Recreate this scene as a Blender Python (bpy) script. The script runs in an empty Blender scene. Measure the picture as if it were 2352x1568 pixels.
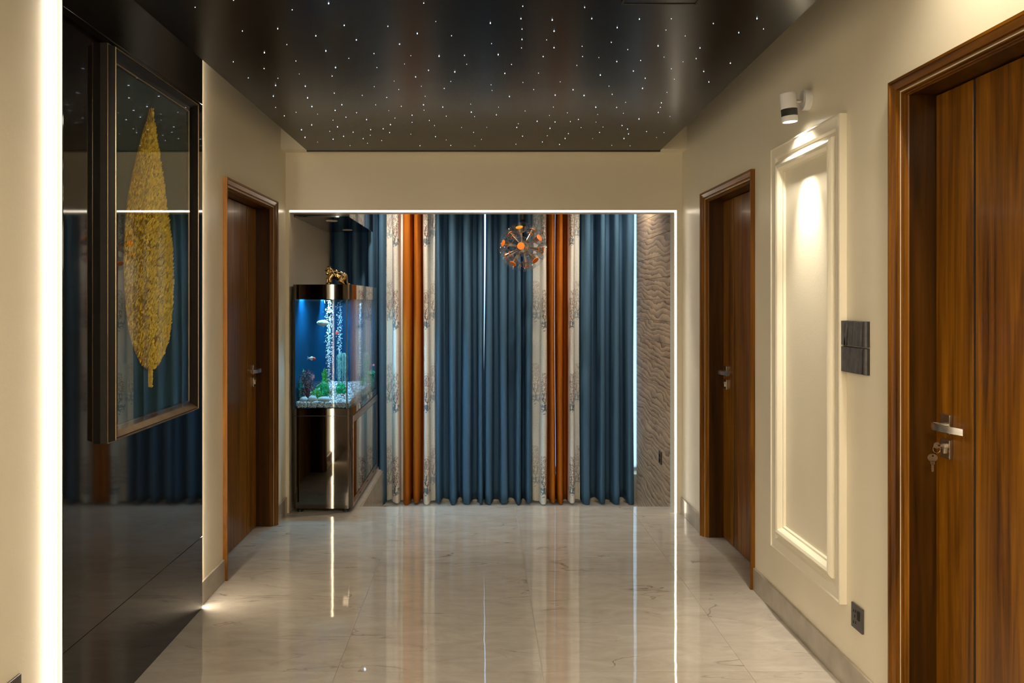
import bpy, bmesh, math, random
from mathutils import Vector, Matrix, noise
R = math.radians
PI = math.pi
random.seed(7)
S = bpy.context.scene
COL = S.collection

# ------------------------------------------------------------------ camera, world, exposure
F, H, CX, CY = 1950.0, 1.46, 1105.0, 692.0      # focal length in pixels, eye height, vanishing point
cam_d = bpy.data.cameras.new('camera')
cam = bpy.data.objects.new('camera', cam_d)
COL.objects.link(cam)
cam.location = (0, 0, H)
cam.rotation_euler = (R(90), 0, 0)
cam_d.sensor_width = 36.0
cam_d.lens = 36.0 * F / 2352.0
cam_d.shift_x = (1176 - CX) / 2352.0
cam_d.shift_y = -(784 - CY) / 2352.0
cam_d.clip_start = 0.05
S.camera = cam

S.view_settings.view_transform = 'Standard'
S.view_settings.look = 'None'
S.view_settings.gamma = 1.0
S.view_settings.use_curve_mapping = False
S.view_settings.exposure = 0.20
try:
    S.cycles.use_denoising = True
    S.cycles.max_bounces = 10
    S.cycles.transparent_max_bounces = 24
    S.cycles.caustics_reflective = False
    S.cycles.caustics_refractive = False
    S.cycles.sample_clamp_indirect = 4.0
except Exception:
    pass

W = bpy.data.worlds.new('daylight')
S.world = W
W.use_nodes = True
bgn = W.node_tree.nodes['Background']
bgn.inputs[0].default_value = (0.42, 0.70, 1.0, 1)
bgn.inputs[1].default_value = 2.6

WARM = (1.0, 0.85, 0.645)
STRIP = 48.0          # LED strip emission
HALL = 130.0           # hall ceiling lights behind the camera
ALC = 50.0            # alcove downlights (W)
GLOBE = 13.0          # added fill globes behind the camera, out of view
DOWN = 90.0           # downlight beside door (W)
SPOT = 95.0           # wall spotlight (W)
TANKLIGHT = 400.0      # lamp under the aquarium lid

# ------------------------------------------------------------------ geometry constants
XL, XR = -1.349, 1.388          # left and right wall faces
XA = -1.325                     # left wall of the alcove
XM = 1.350                      # marble face
YB = 5.858                      # header wall face
YJ = 6.00                       # back of header / jamb
YE = 6.045                      # edge of the step down
YC = 7.45                       # curtain plane
YM = 7.374                     # far end of the marble
XS = 1.412                      # window reveal on the right
YW = 7.66                       # window wall
ZH = 2.076                      # underside of the header
ZS = 2.465                      # star ceiling underside
ZP = -0.31                      # sunken floor
ZT = 2.90                       # plaster ceiling
YN = -6.0                       # wall behind the camera

# ------------------------------------------------------------------ helpers
class MB:
    def __init__(s):
        s.v, s.f = [], []
    def add(s, vs, fs):
        n = len(s.v)
        s.v += [tuple(v) for v in vs]
        s.f += [tuple(i + n for i in f) for f in fs]
        return s
    def box(s, x0, x1, y0, y1, z0, z1):
        x0, x1 = min(x0, x1), max(x0, x1)
        y0, y1 = min(y0, y1), max(y0, y1)
        z0, z1 = min(z0, z1), max(z0, z1)
        return s.add([(x0,y0,z0),(x1,y0,z0),(x1,y1,z0),(x0,y1,z0),(x0,y0,z1),(x1,y0,z1),(x1,y1,z1),(x0,y1,z1)],
                     [(0,3,2,1),(4,5,6,7),(0,1,5,4),(1,2,6,5),(2,3,7,6),(3,0,4,7)])
    def prism(s, bottom, top):
        n = len(bottom)
        fs = [tuple(range(n))[::-1], tuple(range(n, 2*n))]
        for i in range(n):
            j = (i + 1) % n
            fs.append((i, j, n + j, n + i))
        return s.add(list(bottom) + list(top), fs)
    def lathe(s, prof, M=None, n=24, cap=True):
        # prof: list of (r, h) along local z
        M = M or Matrix.Identity(4)
        vs, fs = [], []
        for r, h in prof:
            for k in range(n):
                a = 2*PI*k/n
                vs.append(tuple(M @ Vector((r*math.cos(a), r*math.sin(a), h))))
        for i in range(len(prof)-1):
            for k in range(n):
                k2 = (k+1) % n
                fs.append((i*n+k, i*n+k2, (i+1)*n+k2, (i+1)*n+k))
        if cap:
            fs.append(tuple(range(n))[::-1])
            fs.append(tuple(range((len(prof)-1)*n, len(prof)*n)))
        return s.add(vs, fs)
    def tube(s, pts, r, n=8, rads=None):
        pts = [Vector(p) for p in pts]
        vs, fs = [], []
        up = Vector((0,0,1))
        for i, p in enumerate(pts):
            t = (pts[min(i+1,len(pts)-1)] - pts[max(i-1,0)]).normalized()
            a = t.cross(up)
            if a.length < 1e-3: a = t.cross(Vector((1,0,0)))
            a.normalize(); b = t.cross(a).normalized()
            rr = rads[i] if rads else r
            for k in range(n):
                an = 2*PI*k/n
                vs.append(tuple(p + a*rr*math.cos(an) + b*rr*math.sin(an)))
        for i in range(len(pts)-1):
            for k in range(n):
                k2 = (k+1) % n
                fs.append((i*n+k, i*n+k2, (i+1)*n+k2, (i+1)*n+k))
        fs.append(tuple(range(n))[::-1]); fs.append(tuple(range((len(pts)-1)*n, len(pts)*n)))
        return s.add(vs, fs)
    def ico(s, c, rad, sub=1, M=None):
        vs, fs = ICO[sub]
        if M is None:
            if not hasattr(rad, '__len__'): rad = (rad,)*3
            return s.add([(c[0]+v[0]*rad[0], c[1]+v[1]*rad[1], c[2]+v[2]*rad[2]) for v in vs], fs)
        return s.add([tuple(M @ Vector(v)) for v in vs], fs)
    def sweep(s, prof, path, frame, closed=False):
        # prof (u, v); path: list of corner (outer point, inward direction scaled for the mitre); frame maps (point, v) -> xyz
        n, m = len(prof), len(path)
        vs, fs = [], []
        for (a, b), (da, db) in path:
            for u, v in prof:
                vs.append(frame(a + da*u, b + db*u, v))
        segs = m if closed else m-1
        for i in range(segs):
            j = (i+1) % m
            for k in range(n-1):
                fs.append((i*n+k, i*n+k+1, j*n+k+1, j*n+k))
        if not closed:
            fs.append(tuple(range(n))); fs.append(tuple(range((m-1)*n, m*n))[::-1])
        return s.add(vs, fs)

ICO = {}
for sub in (1, 2, 3):
    bm = bmesh.new(); bmesh.ops.create_icosphere(bm, subdivisions=sub, radius=1.0)
    bm.verts.index_update()
    ICO[sub] = ([tuple(v.co) for v in bm.verts], [tuple(v.index for v in f.verts) for f in bm.faces])
    bm.free()

LOC = {}
def link(o, parent=None, loc=(0,0,0)):
    COL.objects.link(o)
    if parent is not None:
        o.parent = parent
        LOC[o.name] = LOC[parent.name]
    else:
        o.location = loc
        LOC[o.name] = tuple(loc)
    return o
def build(name, mb, m, parent=None, loc=(0,0,0), smooth=None, bev=0.0, fix=True, wn=False):
    """one mesh object; vertices are in world space, the origin goes to the root of the thing"""
    L = LOC[parent.name] if parent is not None else loc
    me = bpy.data.meshes.new(name)
    me.from_pydata([(v[0]-L[0], v[1]-L[1], v[2]-L[2]) for v in mb.v], [], mb.f)
    if fix:
        b = bmesh.new(); b.from_mesh(me)
        bmesh.ops.recalc_face_normals(b, faces=b.faces); b.to_mesh(me); b.free()
    me.materials.append(m)
    if smooth:
        me.shade_smooth(); me.set_sharp_from_angle(angle=R(smooth))
    me.update()
    o = bpy.data.objects.new(name, me)
    link(o, parent, loc)
    if wn:
        o.modifiers.new('weighted_normals', 'WEIGHTED_NORMAL').keep_sharp = True
    if bev:
        bv = o.modifiers.new('bevel', 'BEVEL'); bv.width = bev; bv.segments = 2; bv.limit_method = 'ANGLE'; bv.angle_limit = R(40)
    return o
def tag(o, label, cat=None, group=None, kind=None):
    if label: o['label'] = label
    if cat: o['category'] = cat
    if group: o['group'] = group
    if kind: o['kind'] = kind
    return o
def thing(name, loc, label, cat, group=None):
    o = bpy.data.objects.new(name, None)
    o.empty_display_size = 0.05
    link(o, None, loc)
    return tag(o, label, cat, group)
def struct(o, label=None):
    o['kind'] = 'structure'
    if label: o['label'] = label
    return o
def copy_tree(o, parent=None, loc=None):
    c = o.copy(); COL.objects.link(c)
    if parent is not None: c.parent = parent
    if loc is not None: c.location = loc
    for ch in list(o.children): copy_tree(ch, c)
    return c
def PT(px, py, d):
    return Vector(((px-CX)*d/F, d, H + (CY-py)*d/F))
def wy(px, x):               # depth of a point on a side wall at x seen at column px
    return abs(x)*F/abs(px-CX)

# ------------------------------------------------------------------ materials
def new_mat(name):
    m = bpy.data.materials.new(name); m.use_nodes = True
    nt = m.node_tree
    return m, nt, nt.nodes, nt.links, nt.nodes['Principled BSDF']
def setp(p, **k):
    names = dict(color='Base Color', rough='Roughness', metal='Metallic', ior='IOR', coat='Coat Weight', coat_rough='Coat Roughness',
                 spec='Specular IOR Level', emit='Emission Color', estr='Emission Strength', trans='Transmission Weight', alpha='Alpha', sheen='Sheen Weight')
    for a, v in k.items():
        i = p.inputs[names[a]]
        i.default_value = (v[0], v[1], v[2], 1) if hasattr(v, '__len__') else v
def mat(name, color, rough=0.5, metal=0.0, var=0.06, scale=40.0, bump=0.0, bump_scale=None, **k):
    m, nt, N, L, p = new_mat(name)
    setp(p, color=color, rough=rough, metal=metal, **k)
    tc = N.new('ShaderNodeTexCoord')
    nz = N.new('ShaderNodeTexNoise'); nz.inputs['Scale'].default_value = scale; nz.inputs['Detail'].default_value = 4
    L.new(tc.outputs['Object'], nz.inputs['Vector'])
    rp = N.new('ShaderNodeValToRGB')
    rp.color_ramp.elements[0].position = 0.3; rp.color_ramp.elements[1].position = 0.7
    rp.color_ramp.elements[0].color = tuple(max(0, c*(1-var)) for c in color) + (1,)
    rp.color_ramp.elements[1].color = tuple(c*(1+var) for c in color) + (1,)
    L.new(nz.outputs['Fac'], rp.inputs['Fac']); L.new(rp.outputs['Color'], p.inputs['Base Color'])
    if bump:
        nb = N.new('ShaderNodeTexNoise'); nb.inputs['Scale'].default_value = bump_scale or scale; nb.inputs['Detail'].default_value = 3
        L.new(tc.outputs['Object'], nb.inputs['Vector'])
        b = N.new('ShaderNodeBump'); b.inputs['Strength'].default_value = bump; b.inputs['Distance'].default_value = 0.01
        L.new(nb.outputs['Fac'], b.inputs['Height']); L.new(b.outputs['Normal'], p.inputs['Normal'])
    return m
def emit_mat(name, color, strength):
    m, nt, N, L, p = new_mat(name)
    setp(p, color=(0.8,0.8,0.8), emit=color, estr=strength)
    return m
def wood(name, axis, dark=(0.040,0.012,0.0010), mid=(0.138,0.050,0.0026), light=(0.265,0.108,0.0060)):
    m, nt, N, L, p = new_mat(name)
    geo = N.new('ShaderNodeNewGeometry')
    mp = N.new('ShaderNodeMapping'); sc = [16.0, 16.0, 16.0]; sc[axis] = 0.8
    mp.inputs['Scale'].default_value = sc
    oi = N.new('ShaderNodeObjectInfo')
    ad = N.new('ShaderNodeVectorMath'); ad.operation = 'ADD'
    ml = N.new('ShaderNodeMath'); ml.operation = 'MULTIPLY'; ml.inputs[1].default_value = 9.0
    L.new(oi.outputs['Random'], ml.inputs[0])
    L.new(geo.outputs['Position'], mp.inputs['Vector']); L.new(mp.outputs['Vector'], ad.inputs[0]); L.new(ml.outputs[0], ad.inputs[1])
    n1 = N.new('ShaderNodeTexNoise'); n1.inputs['Scale'].default_value = 1.0; n1.inputs['Detail'].default_value = 7; n1.inputs['Roughness'].default_value = 0.62
    n1.inputs['Distortion'].default_value = 1.2
    L.new(ad.outputs[0], n1.inputs['Vector'])
    mp2 = N.new('ShaderNodeMapping'); s2 = [90.0, 90.0, 90.0]; s2[axis] = 3.0
    mp2.inputs['Scale'].default_value = s2; L.new(geo.outputs['Position'], mp2.inputs['Vector'])
    n2 = N.new('ShaderNodeTexNoise'); n2.inputs['Scale'].default_value = 1.0; n2.inputs['Detail'].default_value = 3
    L.new(mp2.outputs['Vector'], n2.inputs['Vector'])
    mx = N.new('ShaderNodeMath'); mx.operation = 'MULTIPLY_ADD'; mx.inputs[1].default_value = 0.28; 
    L.new(n2.outputs['Fac'], mx.inputs[0]); L.new(n1.outputs['Fac'], mx.inputs[2])
    rp = N.new('ShaderNodeValToRGB'); e = rp.color_ramp.elements
    e[0].position = 0.42; e[0].color = dark + (1,); e[1].position = 0.86; e[1].color = light + (1,)
    k = e.new(0.62); k.color = mid + (1,)
    L.new(mx.outputs[0], rp.inputs['Fac']); L.new(rp.outputs['Color'], p.inputs['Base Color'])
    setp(p, rough=0.30, spec=0.22, coat=0.06, coat_rough=0.10)
    b = N.new('ShaderNodeBump'); b.inputs['Strength'].default_value = 0.08; b.inputs['Distance'].default_value = 0.004
    L.new(n2.outputs['Fac'], b.inputs['Height']); L.new(b.outputs['Normal'], p.inputs['Normal'])
    return m
def thin_glass(name, tint=(1,1,1), ior=1.5, rough=0.0):
    m, nt, N, L, p = new_mat(name)
    N.remove(p)
    out = N['Material Output']
    geo = N.new('ShaderNodeNewGeometry')
    ma = N.new('ShaderNodeMath'); ma.operation = 'MULTIPLY_ADD'; ma.inputs[1].default_value = 1.0/ior - ior; ma.inputs[2].default_value = ior
    L.new(geo.outputs['Backfacing'], ma.inputs[0])
    fr = N.new('ShaderNodeFresnel'); L.new(ma.outputs[0], fr.inputs['IOR'])
    tr = N.new('ShaderNodeBsdfTransparent'); tr.inputs[0].default_value = tint + (1,)
    gl = N.new('ShaderNodeBsdfGlossy'); gl.inputs['Roughness'].default_value = rough; gl.inputs[0].default_value = (1,1,1,1)
    mx = N.new('ShaderNodeMixShader')
    L.new(fr.outputs[0], mx.inputs[0]); L.new(tr.outputs[0], mx.inputs[1]); L.new(gl.outputs[0], mx.inputs[2])
    L.new(mx.outputs[0], out.inputs['Surface'])
    return m
def fabric(name, color, trans=0.3, attr=None, tcol=None):
    m, nt, N, L, p = new_mat(name)
    out = N['Material Output']
    setp(p, rough=0.85, spec=0.2)
    tc = N.new('ShaderNodeTexCoord')
    mp = N.new('ShaderNodeMapping'); mp.inputs['Scale'].default_value = (420, 420, 160)
    L.new(tc.outputs['Object'], mp.inputs['Vector'])
    nz = N.new('ShaderNodeTexNoise'); nz.inputs['Scale'].default_value = 1.0; nz.inputs['Detail'].default_value = 2
    L.new(mp.outputs['Vector'], nz.inputs['Vector'])
    rp = N.new('ShaderNodeMapRange'); rp.inputs['To Min'].default_value = 0.72; rp.inputs['To Max'].default_value = 1.28
    L.new(nz.outputs['Fac'], rp.inputs['Value'])
    mu = N.new('ShaderNodeVectorMath'); mu.operation = 'SCALE'
    if attr:
        at = N.new('ShaderNodeVertexColor'); at.layer_name = attr
        L.new(at.outputs['Color'], mu.inputs[0])
    else:
        mu.inputs[0].default_value = color
    L.new(rp.outputs[0], mu.inputs['Scale'])
    L.new(mu.outputs[0], p.inputs['Base Color'])
    tl = N.new('ShaderNodeBsdfTranslucent')
    if tcol: tl.inputs[0].default_value = tcol + (1,)
    else: L.new(mu.outputs[0], tl.inputs[0])
    mx = N.new('ShaderNodeMixShader'); mx.inputs[0].default_value = trans
    L.new(p.outputs[0], mx.inputs[1]); L.new(tl.outputs[0], mx.inputs[2]); L.new(mx.outputs[0], out.inputs['Surface'])
    bp = N.new('ShaderNodeBump'); bp.inputs['Strength'].default_value = 0.15; bp.inputs['Distance'].default_value = 0.002
    L.new(nz.outputs['Fac'], bp.inputs['Height']); L.new(bp.outputs['Normal'], p.inputs['Normal'])
    return m
def marble_floor(name):
    m, nt, N, L, p = new_mat(name)
    tc = N.new('ShaderNodeTexCoord'); oi = N.new('ShaderNodeObjectInfo')
    rot = N.new('ShaderNodeMath'); rot.operation = 'MULTIPLY'; rot.inputs[1].default_value = 57.0
    L.new(oi.outputs['Random'], rot.inputs[0])
    ad = N.new('ShaderNodeVectorMath'); ad.operation = 'ADD'
    L.new(tc.outputs['Object'], ad.inputs[0]); L.new(rot.outputs[0], ad.inputs[1])
    # soft brushed streaks
    mp = N.new('ShaderNodeMapping'); mp.inputs['Scale'].default_value = (2.0, 5.0, 1); mp.inputs['Rotation'].default_value = (0,0,R(-12))
    L.new(ad.outputs[0], mp.inputs['Vector'])
    n1 = N.new('ShaderNodeTexNoise'); n1.inputs['Scale'].default_value = 2.2; n1.inputs['Detail'].default_value = 9; n1.inputs['Roughness'].default_value = 0.66; n1.inputs['Distortion'].default_value = 0.8
    L.new(mp.outputs['Vector'], n1.inputs['Vector'])
    r1 = N.new('ShaderNodeValToRGB'); e = r1.color_ramp.elements
    e[0].position = 0.30; e[0].color = (0.405, 0.362, 0.312, 1); e[1].position = 0.74; e[1].color = (0.535, 0.492, 0.435, 1)
    L.new(n1.outputs['Fac'], r1.inputs['Fac'])
    # thin dark veins
    n2 = N.new('ShaderNodeTexNoise'); n2.inputs['Scale'].default_value = 2.0; n2.inputs['Detail'].default_value = 5; n2.inputs['Distortion'].default_value = 0.7
    mp2 = N.new('ShaderNodeMapping'); mp2.inputs['Rotation'].default_value = (0,0,R(38)); mp2.inputs['Scale'].default_value = (0.6, 2.0, 1)
    L.new(ad.outputs[0], mp2.inputs['Vector']); L.new(mp2.outputs['Vector'], n2.inputs['Vector'])
    sb = N.new('ShaderNodeMath'); sb.operation = 'SUBTRACT'; sb.inputs[1].default_value = 0.5; L.new(n2.outputs['Fac'], sb.inputs[0])
    ab = N.new('ShaderNodeMath'); ab.operation = 'ABSOLUTE'; L.new(sb.outputs[0], ab.inputs[0])
    mr = N.new('ShaderNodeMapRange'); mr.inputs['From Min'].default_value = 0.0; mr.inputs['From Max'].default_value = 0.009; mr.inputs['To Min'].default_value = 1.0; mr.inputs['To Max'].default_value = 0.0
    L.new(ab.outputs[0], mr.inputs['Value'])
    n3 = N.new('ShaderNodeTexNoise'); n3.inputs['Scale'].default_value = 4.0; L.new(ad.outputs[0], n3.inputs['Vector'])
    m3 = N.new('ShaderNodeMapRange'); m3.inputs['From Min'].default_value = 0.48; m3.inputs['From Max'].default_value = 0.68; m3.inputs['To Max'].default_value = 0.8
    L.new(n3.outputs['Fac'], m3.inputs['Value'])
    mm = N.new('ShaderNodeMath'); mm.operation = 'MULTIPLY'; L.new(mr.outputs[0], mm.inputs[0]); L.new(m3.outputs[0], mm.inputs[1])
    mix = N.new('ShaderNodeMix'); mix.data_type = 'RGBA'
    L.new(mm.outputs[0], mix.inputs[0]); L.new(r1.outputs['Color'], mix.inputs[6]); mix.inputs[7].default_value = (0.12, 0.095, 0.075, 1)
    L.new(mix.outputs[2], p.inputs['Base Color'])
    setp(p, rough=0.025, ior=1.5, spec=0.75)
    bz = N.new('ShaderNodeTexNoise'); bz.inputs['Scale'].default_value = 5.0; bz.inputs['Detail'].default_value = 2
    L.new(ad.outputs[0], bz.inputs['Vector'])
    b = N.new('ShaderNodeBump'); b.inputs['Strength'].default_value = 0.02; b.inputs['Distance'].default_value = 0.02
    L.new(bz.outputs['Fac'], b.inputs['Height']); L.new(b.outputs['Normal'], p.inputs['Normal'])
    return m
def brown_marble(name):
    m, nt, N, L, p = new_mat(name)
    geo = N.new('ShaderNodeNewGeometry')
    mp = N.new('ShaderNodeMapping'); mp.inputs['Rotation'].default_value = (R(-14), 0, 0); mp.inputs['Scale'].default_value = (1, 1.5, 5.2)
    L.new(geo.outputs['Position'], mp.inputs['Vector'])
    n0 = N.new('ShaderNodeTexNoise'); n0.inputs['Scale'].default_value = 1.1; n0.inputs['Detail'].default_value = 4
    L.new(mp.outputs['Vector'], n0.inputs['Vector'])
    sc = N.new('ShaderNodeVectorMath'); sc.operation = 'MULTIPLY_ADD'; sc.inputs[1].default_value = (0.0, 0.3, 1.0)
    L.new(n0.outputs['Color'], sc.inputs[0]); L.new(mp.outputs['Vector'], sc.inputs[2])
    n1 = N.new('ShaderNodeTexNoise'); n1.inputs['Scale'].default_value = 2.3; n1.inputs['Detail'].default_value = 8; n1.inputs['Roughness'].default_value = 0.68
    L.new(sc.outputs[0], n1.inputs['Vector'])
    wv = N.new('ShaderNodeTexWave'); wv.bands_direction = 'Z'; wv.wave_profile = 'SAW'; wv.inputs['Scale'].default_value = 1.5; wv.inputs['Distortion'].default_value = 2.0; wv.inputs['Detail'].default_value = 4
    L.new(sc.outputs[0], wv.inputs['Vector'])
    ad = N.new('ShaderNodeMath'); ad.operation = 'MULTIPLY_ADD'; ad.inputs[1].default_value = 0.5
    L.new(wv.outputs['Fac'], ad.inputs[0]); L.new(n1.outputs['Fac'], ad.inputs[2])
    r1 = N.new('ShaderNodeValToRGB'); e = r1.color_ramp.elements
    e[0].position = 0.38; e[0].color = (0.10, 0.064, 0.040, 1); e[1].position = 1.0; e[1].color = (0.66, 0.49, 0.33, 1)
    k = e.new(0.62); k.color = (0.38, 0.27, 0.178, 1)
    L.new(ad.outputs[0], r1.inputs['Fac']); L.new(r1.outputs['Color'], p.inputs['Base Color'])
    setp(p, rough=0.28)
    return m

M_wall = mat('cream_paint', (0.77, 0.705, 0.555), 0.32, var=0.02, scale=3.0, bump=0.04, bump_scale=90, spec=0.4)
M_ceil = mat('white_plaster', (0.78, 0.74, 0.66), 0.8, var=0.02, scale=5)
M_mould = mat('cream_moulding_paint', (0.80, 0.745, 0.60), 0.30, var=0.02, scale=4)
M_base = mat('baseboard_tile', (0.36, 0.315, 0.26), 0.16, var=0.14, scale=9)
M_floor = marble_floor('polished_floor_tile')
M_grout = mat('floor_grout', (0.50, 0.45, 0.38), 0.8, var=0.1)
M_step = mat('step_stone', (0.34, 0.285, 0.225), 0.2, var=0.12, scale=7)
M_marble = brown_marble('wavy_brown_stone')
M_mgrout = mat('brown_grout', (0.28, 0.22, 0.16), 0.8)
M_black = mat('black_stone', (0.0065, 0.0055, 0.0048), 0.045, var=0.25, scale=18, spec=0.6, bump=0.012, bump_scale=3.0)
M_star = mat('satin_black_ceiling', (0.006, 0.005, 0.0042), 0.24, var=0.1, scale=4, bump=0.04, bump_scale=1.6, spec=0.085)
M_stared = mat('black_ceiling_edge', (0.02, 0.017, 0.014), 0.4)
M_starlight = emit_mat('fibre_star_glow', (0.62, 0.82, 1.0), 6.0)
M_starlight.cycles.emission_sampling = 'NONE'
M_led = emit_mat('warm_led_glow', WARM, STRIP)
M_led2 = emit_mat('warm_led_glow_thin', (1.0,0.86,0.66), 7.0)
M_hall2 = emit_mat('hall_lamp_glow_dim', WARM, 14.0)
M_led3 = emit_mat('warm_led_glow_strong', WARM, 45.0)
M_hall = emit_mat('hall_lamp_glow', WARM, HALL)
M_globe = emit_mat('fill_globe_glow', WARM, GLOBE)
M_wz = wood('teak_vertical', 2)
M_wy = wood('teak_horizontal', 1)
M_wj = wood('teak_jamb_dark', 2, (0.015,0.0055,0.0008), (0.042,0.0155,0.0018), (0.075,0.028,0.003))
M_groove = mat('black_groove', (0.008, 0.006, 0.005), 0.6)
M_steel = mat('brushed_steel', (0.62, 0.58, 0.52), 0.24, 1.0, var=0.05, scale=60)
M_key = mat('nickel_key', (0.55, 0.51, 0.42), 0.35, 1.0, var=0.08)
M_plate = mat('graphite_plate', (0.060, 0.054, 0.050), 0.38, var=0.08)
M_hole = mat('socket_hole', (0.006, 0.006, 0.006), 0.7)
M_rock = mat('white_rocker', (0.8, 0.76, 0.68), 0.35)
M_white = mat('white_lamp_enamel', (0.84, 0.85, 0.87), 0.38, var=0.02)
M_band = mat('black_ribbed_band', (0.018, 0.017, 0.016), 0.5)
M_lens = emit_mat('spot_lens_glow', (1.0, 0.93, 0.80), 20.0)
M_slate = mat('charcoal_resin', (0.072, 0.070, 0.074), 0.42, var=0.35, scale=30, bump=0.15, bump_scale=60)
M_slate2 = mat('charcoal_resin_dark', (0.012, 0.011, 0.011), 0.5, var=0.3, scale=30)
M_frame = mat('black_frame_lacquer', (0.008, 0.007, 0.006), 0.35, var=0.1, spec=0.18)
M_fgrey = mat('frame_side_bronze', (0.022, 0.020, 0.018), 0.5, 0.0, spec=0.25, var=0.15)
M_gold = mat('gold_fillet', (0.62, 0.44, 0.22), 0.28, 1.0)
M_inner = mat('frame_inner_bronze_lit', (0.30, 0.21, 0.13), 0.30, 0.8, var=0.2, scale=12)
M_trimb = mat('brown_edge_trim', (0.014,0.008,0.005), 0.5)
M_teal = mat('dark_teal_board', (0.0015, 0.036, 0.046), 0.7, var=0.15, scale=6)
M_flake = mat('gold_leaf_foil', (1.0, 0.72, 0.05), 0.34, 0.18, var=0.35, scale=55)
M_flakebase = mat('gold_leaf_base', (0.40, 0.22, 0.010), 0.5, 0.1, var=0.3, scale=40)
M_glass = thin_glass('clear_glass')
M_tglass = thin_glass('aquarium_glass', (0.97,0.99,1.0), 1.13)
M_dish = thin_glass('chandelier_glass', (0.95,0.95,0.95), 1.75)
M_picglass = thin_glass('picture_glass', (0.97, 0.98, 0.97))
M_water = thin_glass('tank_water', (0.70, 0.88, 0.97), 1.10)
M_blue = fabric('blue_curtain_cloth', (0.085, 0.180, 0.285), 0.20, tcol=(0.020, 0.115, 0.230))
M_orange = fabric('orange_curtain_cloth', (0.52, 0.150, 0.012), 0.08, tcol=(0.30, 0.050, 0.004))
M_print = fabric('printed_curtain_cloth', None, 0.05, attr='print')
M_bmirror = mat('black_mirror_acrylic', (0.125, 0.108, 0.088), 0.03, 1.0, var=0.02)
M_bronze = mat('rose_bronze_edge', (0.30, 0.20, 0.145), 0.20, 0.9, var=0.05)
M_gloss = mat('black_rubber', (0.010, 0.010, 0.010), 0.3)
M_soffit = mat('black_glass_soffit', (0.012, 0.012, 0.013), 0.03, var=0.1, spec=0.8)
M_disc = mat('cream_disc', (0.72, 0.66, 0.52), 0.5)
M_deep = mat('deep_blue_backdrop', (0.002, 0.050, 0.098), 0.35, var=0.2, scale=4)
M_tanklamp = emit_mat('aquarium_lamp_glow', (0.46, 0.82, 1.0), TANKLIGHT)
M_peb = mat('pale_gravel', (0.60, 0.56, 0.56), 0.6, var=0.5, scale=70)
_n = M_peb.node_tree.nodes; _l = M_peb.node_tree.links
_g = _n.new('ShaderNodeNewGeometry'); _r = _n.new('ShaderNodeValToRGB')
_r.color_ramp.elements[0].color = (0.10,0.075,0.075,1); _r.color_ramp.elements[1].color = (0.86,0.83,0.84,1); _e = _r.color_ramp.elements.new(0.42); _e.color = (0.44,0.38,0.38,1)
_l.new(_g.outputs['Random Per Island'], _r.inputs['Fac']); _l.new(_r.outputs['Color'], _n['Principled BSDF'].inputs['Base Color'])
M_stone = mat('pale_river_stone', (0.52, 0.53, 0.54), 0.55, var=0.12, scale=60)
M_pink = mat('red_pebble', (0.55, 0.16, 0.14), 0.5)
M_bub = mat('air_bubble', (0.86, 0.93, 1.0), 0.15, var=0.02)
M_green = mat('bright_green_plant', (0.03, 0.52, 0.20), 0.5, var=0.45, scale=50)
M_green2 = mat('leaf_green_plant', (0.09, 0.50, 0.06), 0.5, var=0.4, scale=50)
M_teal_p = mat('teal_green_plant', (0.02, 0.36, 0.26), 0.5, var=0.4, scale=50)
M_purple = mat('dark_red_plant', (0.125, 0.045, 0.060), 0.5, var=0.6, scale=60)
M_ptip = mat('pale_pink_tips', (0.62, 0.42, 0.45), 0.5, var=0.3, scale=60)
M_strand = mat('pale_weeping_strand', (0.30, 0.52, 0.44), 0.5, var=0.4, scale=60)
M_wood = mat('driftwood', (0.30, 0.20, 0.11), 0.7, var=0.3)
M_silver = mat('silver_fish_scale', (0.62, 0.66, 0.62), 0.3, 0.2, var=0.2, scale=60)
M_redfish = mat('red_fish_scale', (0.75, 0.06, 0.03), 0.35, var=0.2)
M_whitefish = mat('white_fish_scale', (0.80, 0.78, 0.76), 0.35, var=0.1)
M_pinkfish = mat('pink_fish_scale', (0.75, 0.33, 0.50), 0.35, var=0.2)
M_eye = mat('fish_eye', (0.01, 0.01, 0.01), 0.2)
M_statue = mat('polished_gold_bronze', (0.56, 0.40, 0.19), 0.16, 1.0, var=0.15, scale=30)
M_chrome = mat('chandelier_chrome', (0.72, 0.67, 0.60), 0.12, 1.0, var=0.03)
M_odisc = mat('orange_enamel_disc', (0.90, 0.20, 0.010), 0.35, var=0.04)
M_stem = mat('black_stem', (0.004, 0.004, 0.004), 0.6, spec=0.1)
M_alu = mat('window_aluminium', (0.55, 0.56, 0.58), 0.35, 0.6)

# ------------------------------------------------------------------ lamps out of the picture that light the hall
def area(name, loc, rot, size, power, color, spot=False, angle=90, blend=0.5, rad=0.03):
    d = bpy.data.lights.new(name, 'SPOT' if spot else 'AREA')
    d.energy = power; d.color = color
    if spot:
        d.spot_size = R(angle); d.spot_blend = blend; d.shadow_soft_size = rad
    else:
        d.shape = 'RECTANGLE'; d.size, d.size_y = size
    o = bpy.data.objects.new(name, d); o.location = loc; o.rotation_euler = rot
    COL.objects.link(o)
    return o
# daylight portal in the window opening (guides sampling only)
pd = bpy.data.lights.new('window_portal', 'AREA'); pd.shape = 'RECTANGLE'; pd.size, pd.size_y = 2.6, 2.6
pd.cycles.is_portal = True
po = bpy.data.objects.new('window_portal', pd); po.location = (0.0, YW+0.22, 1.2); po.rotation_euler = (R(-90), 0, 0); COL.objects.link(po)

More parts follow.
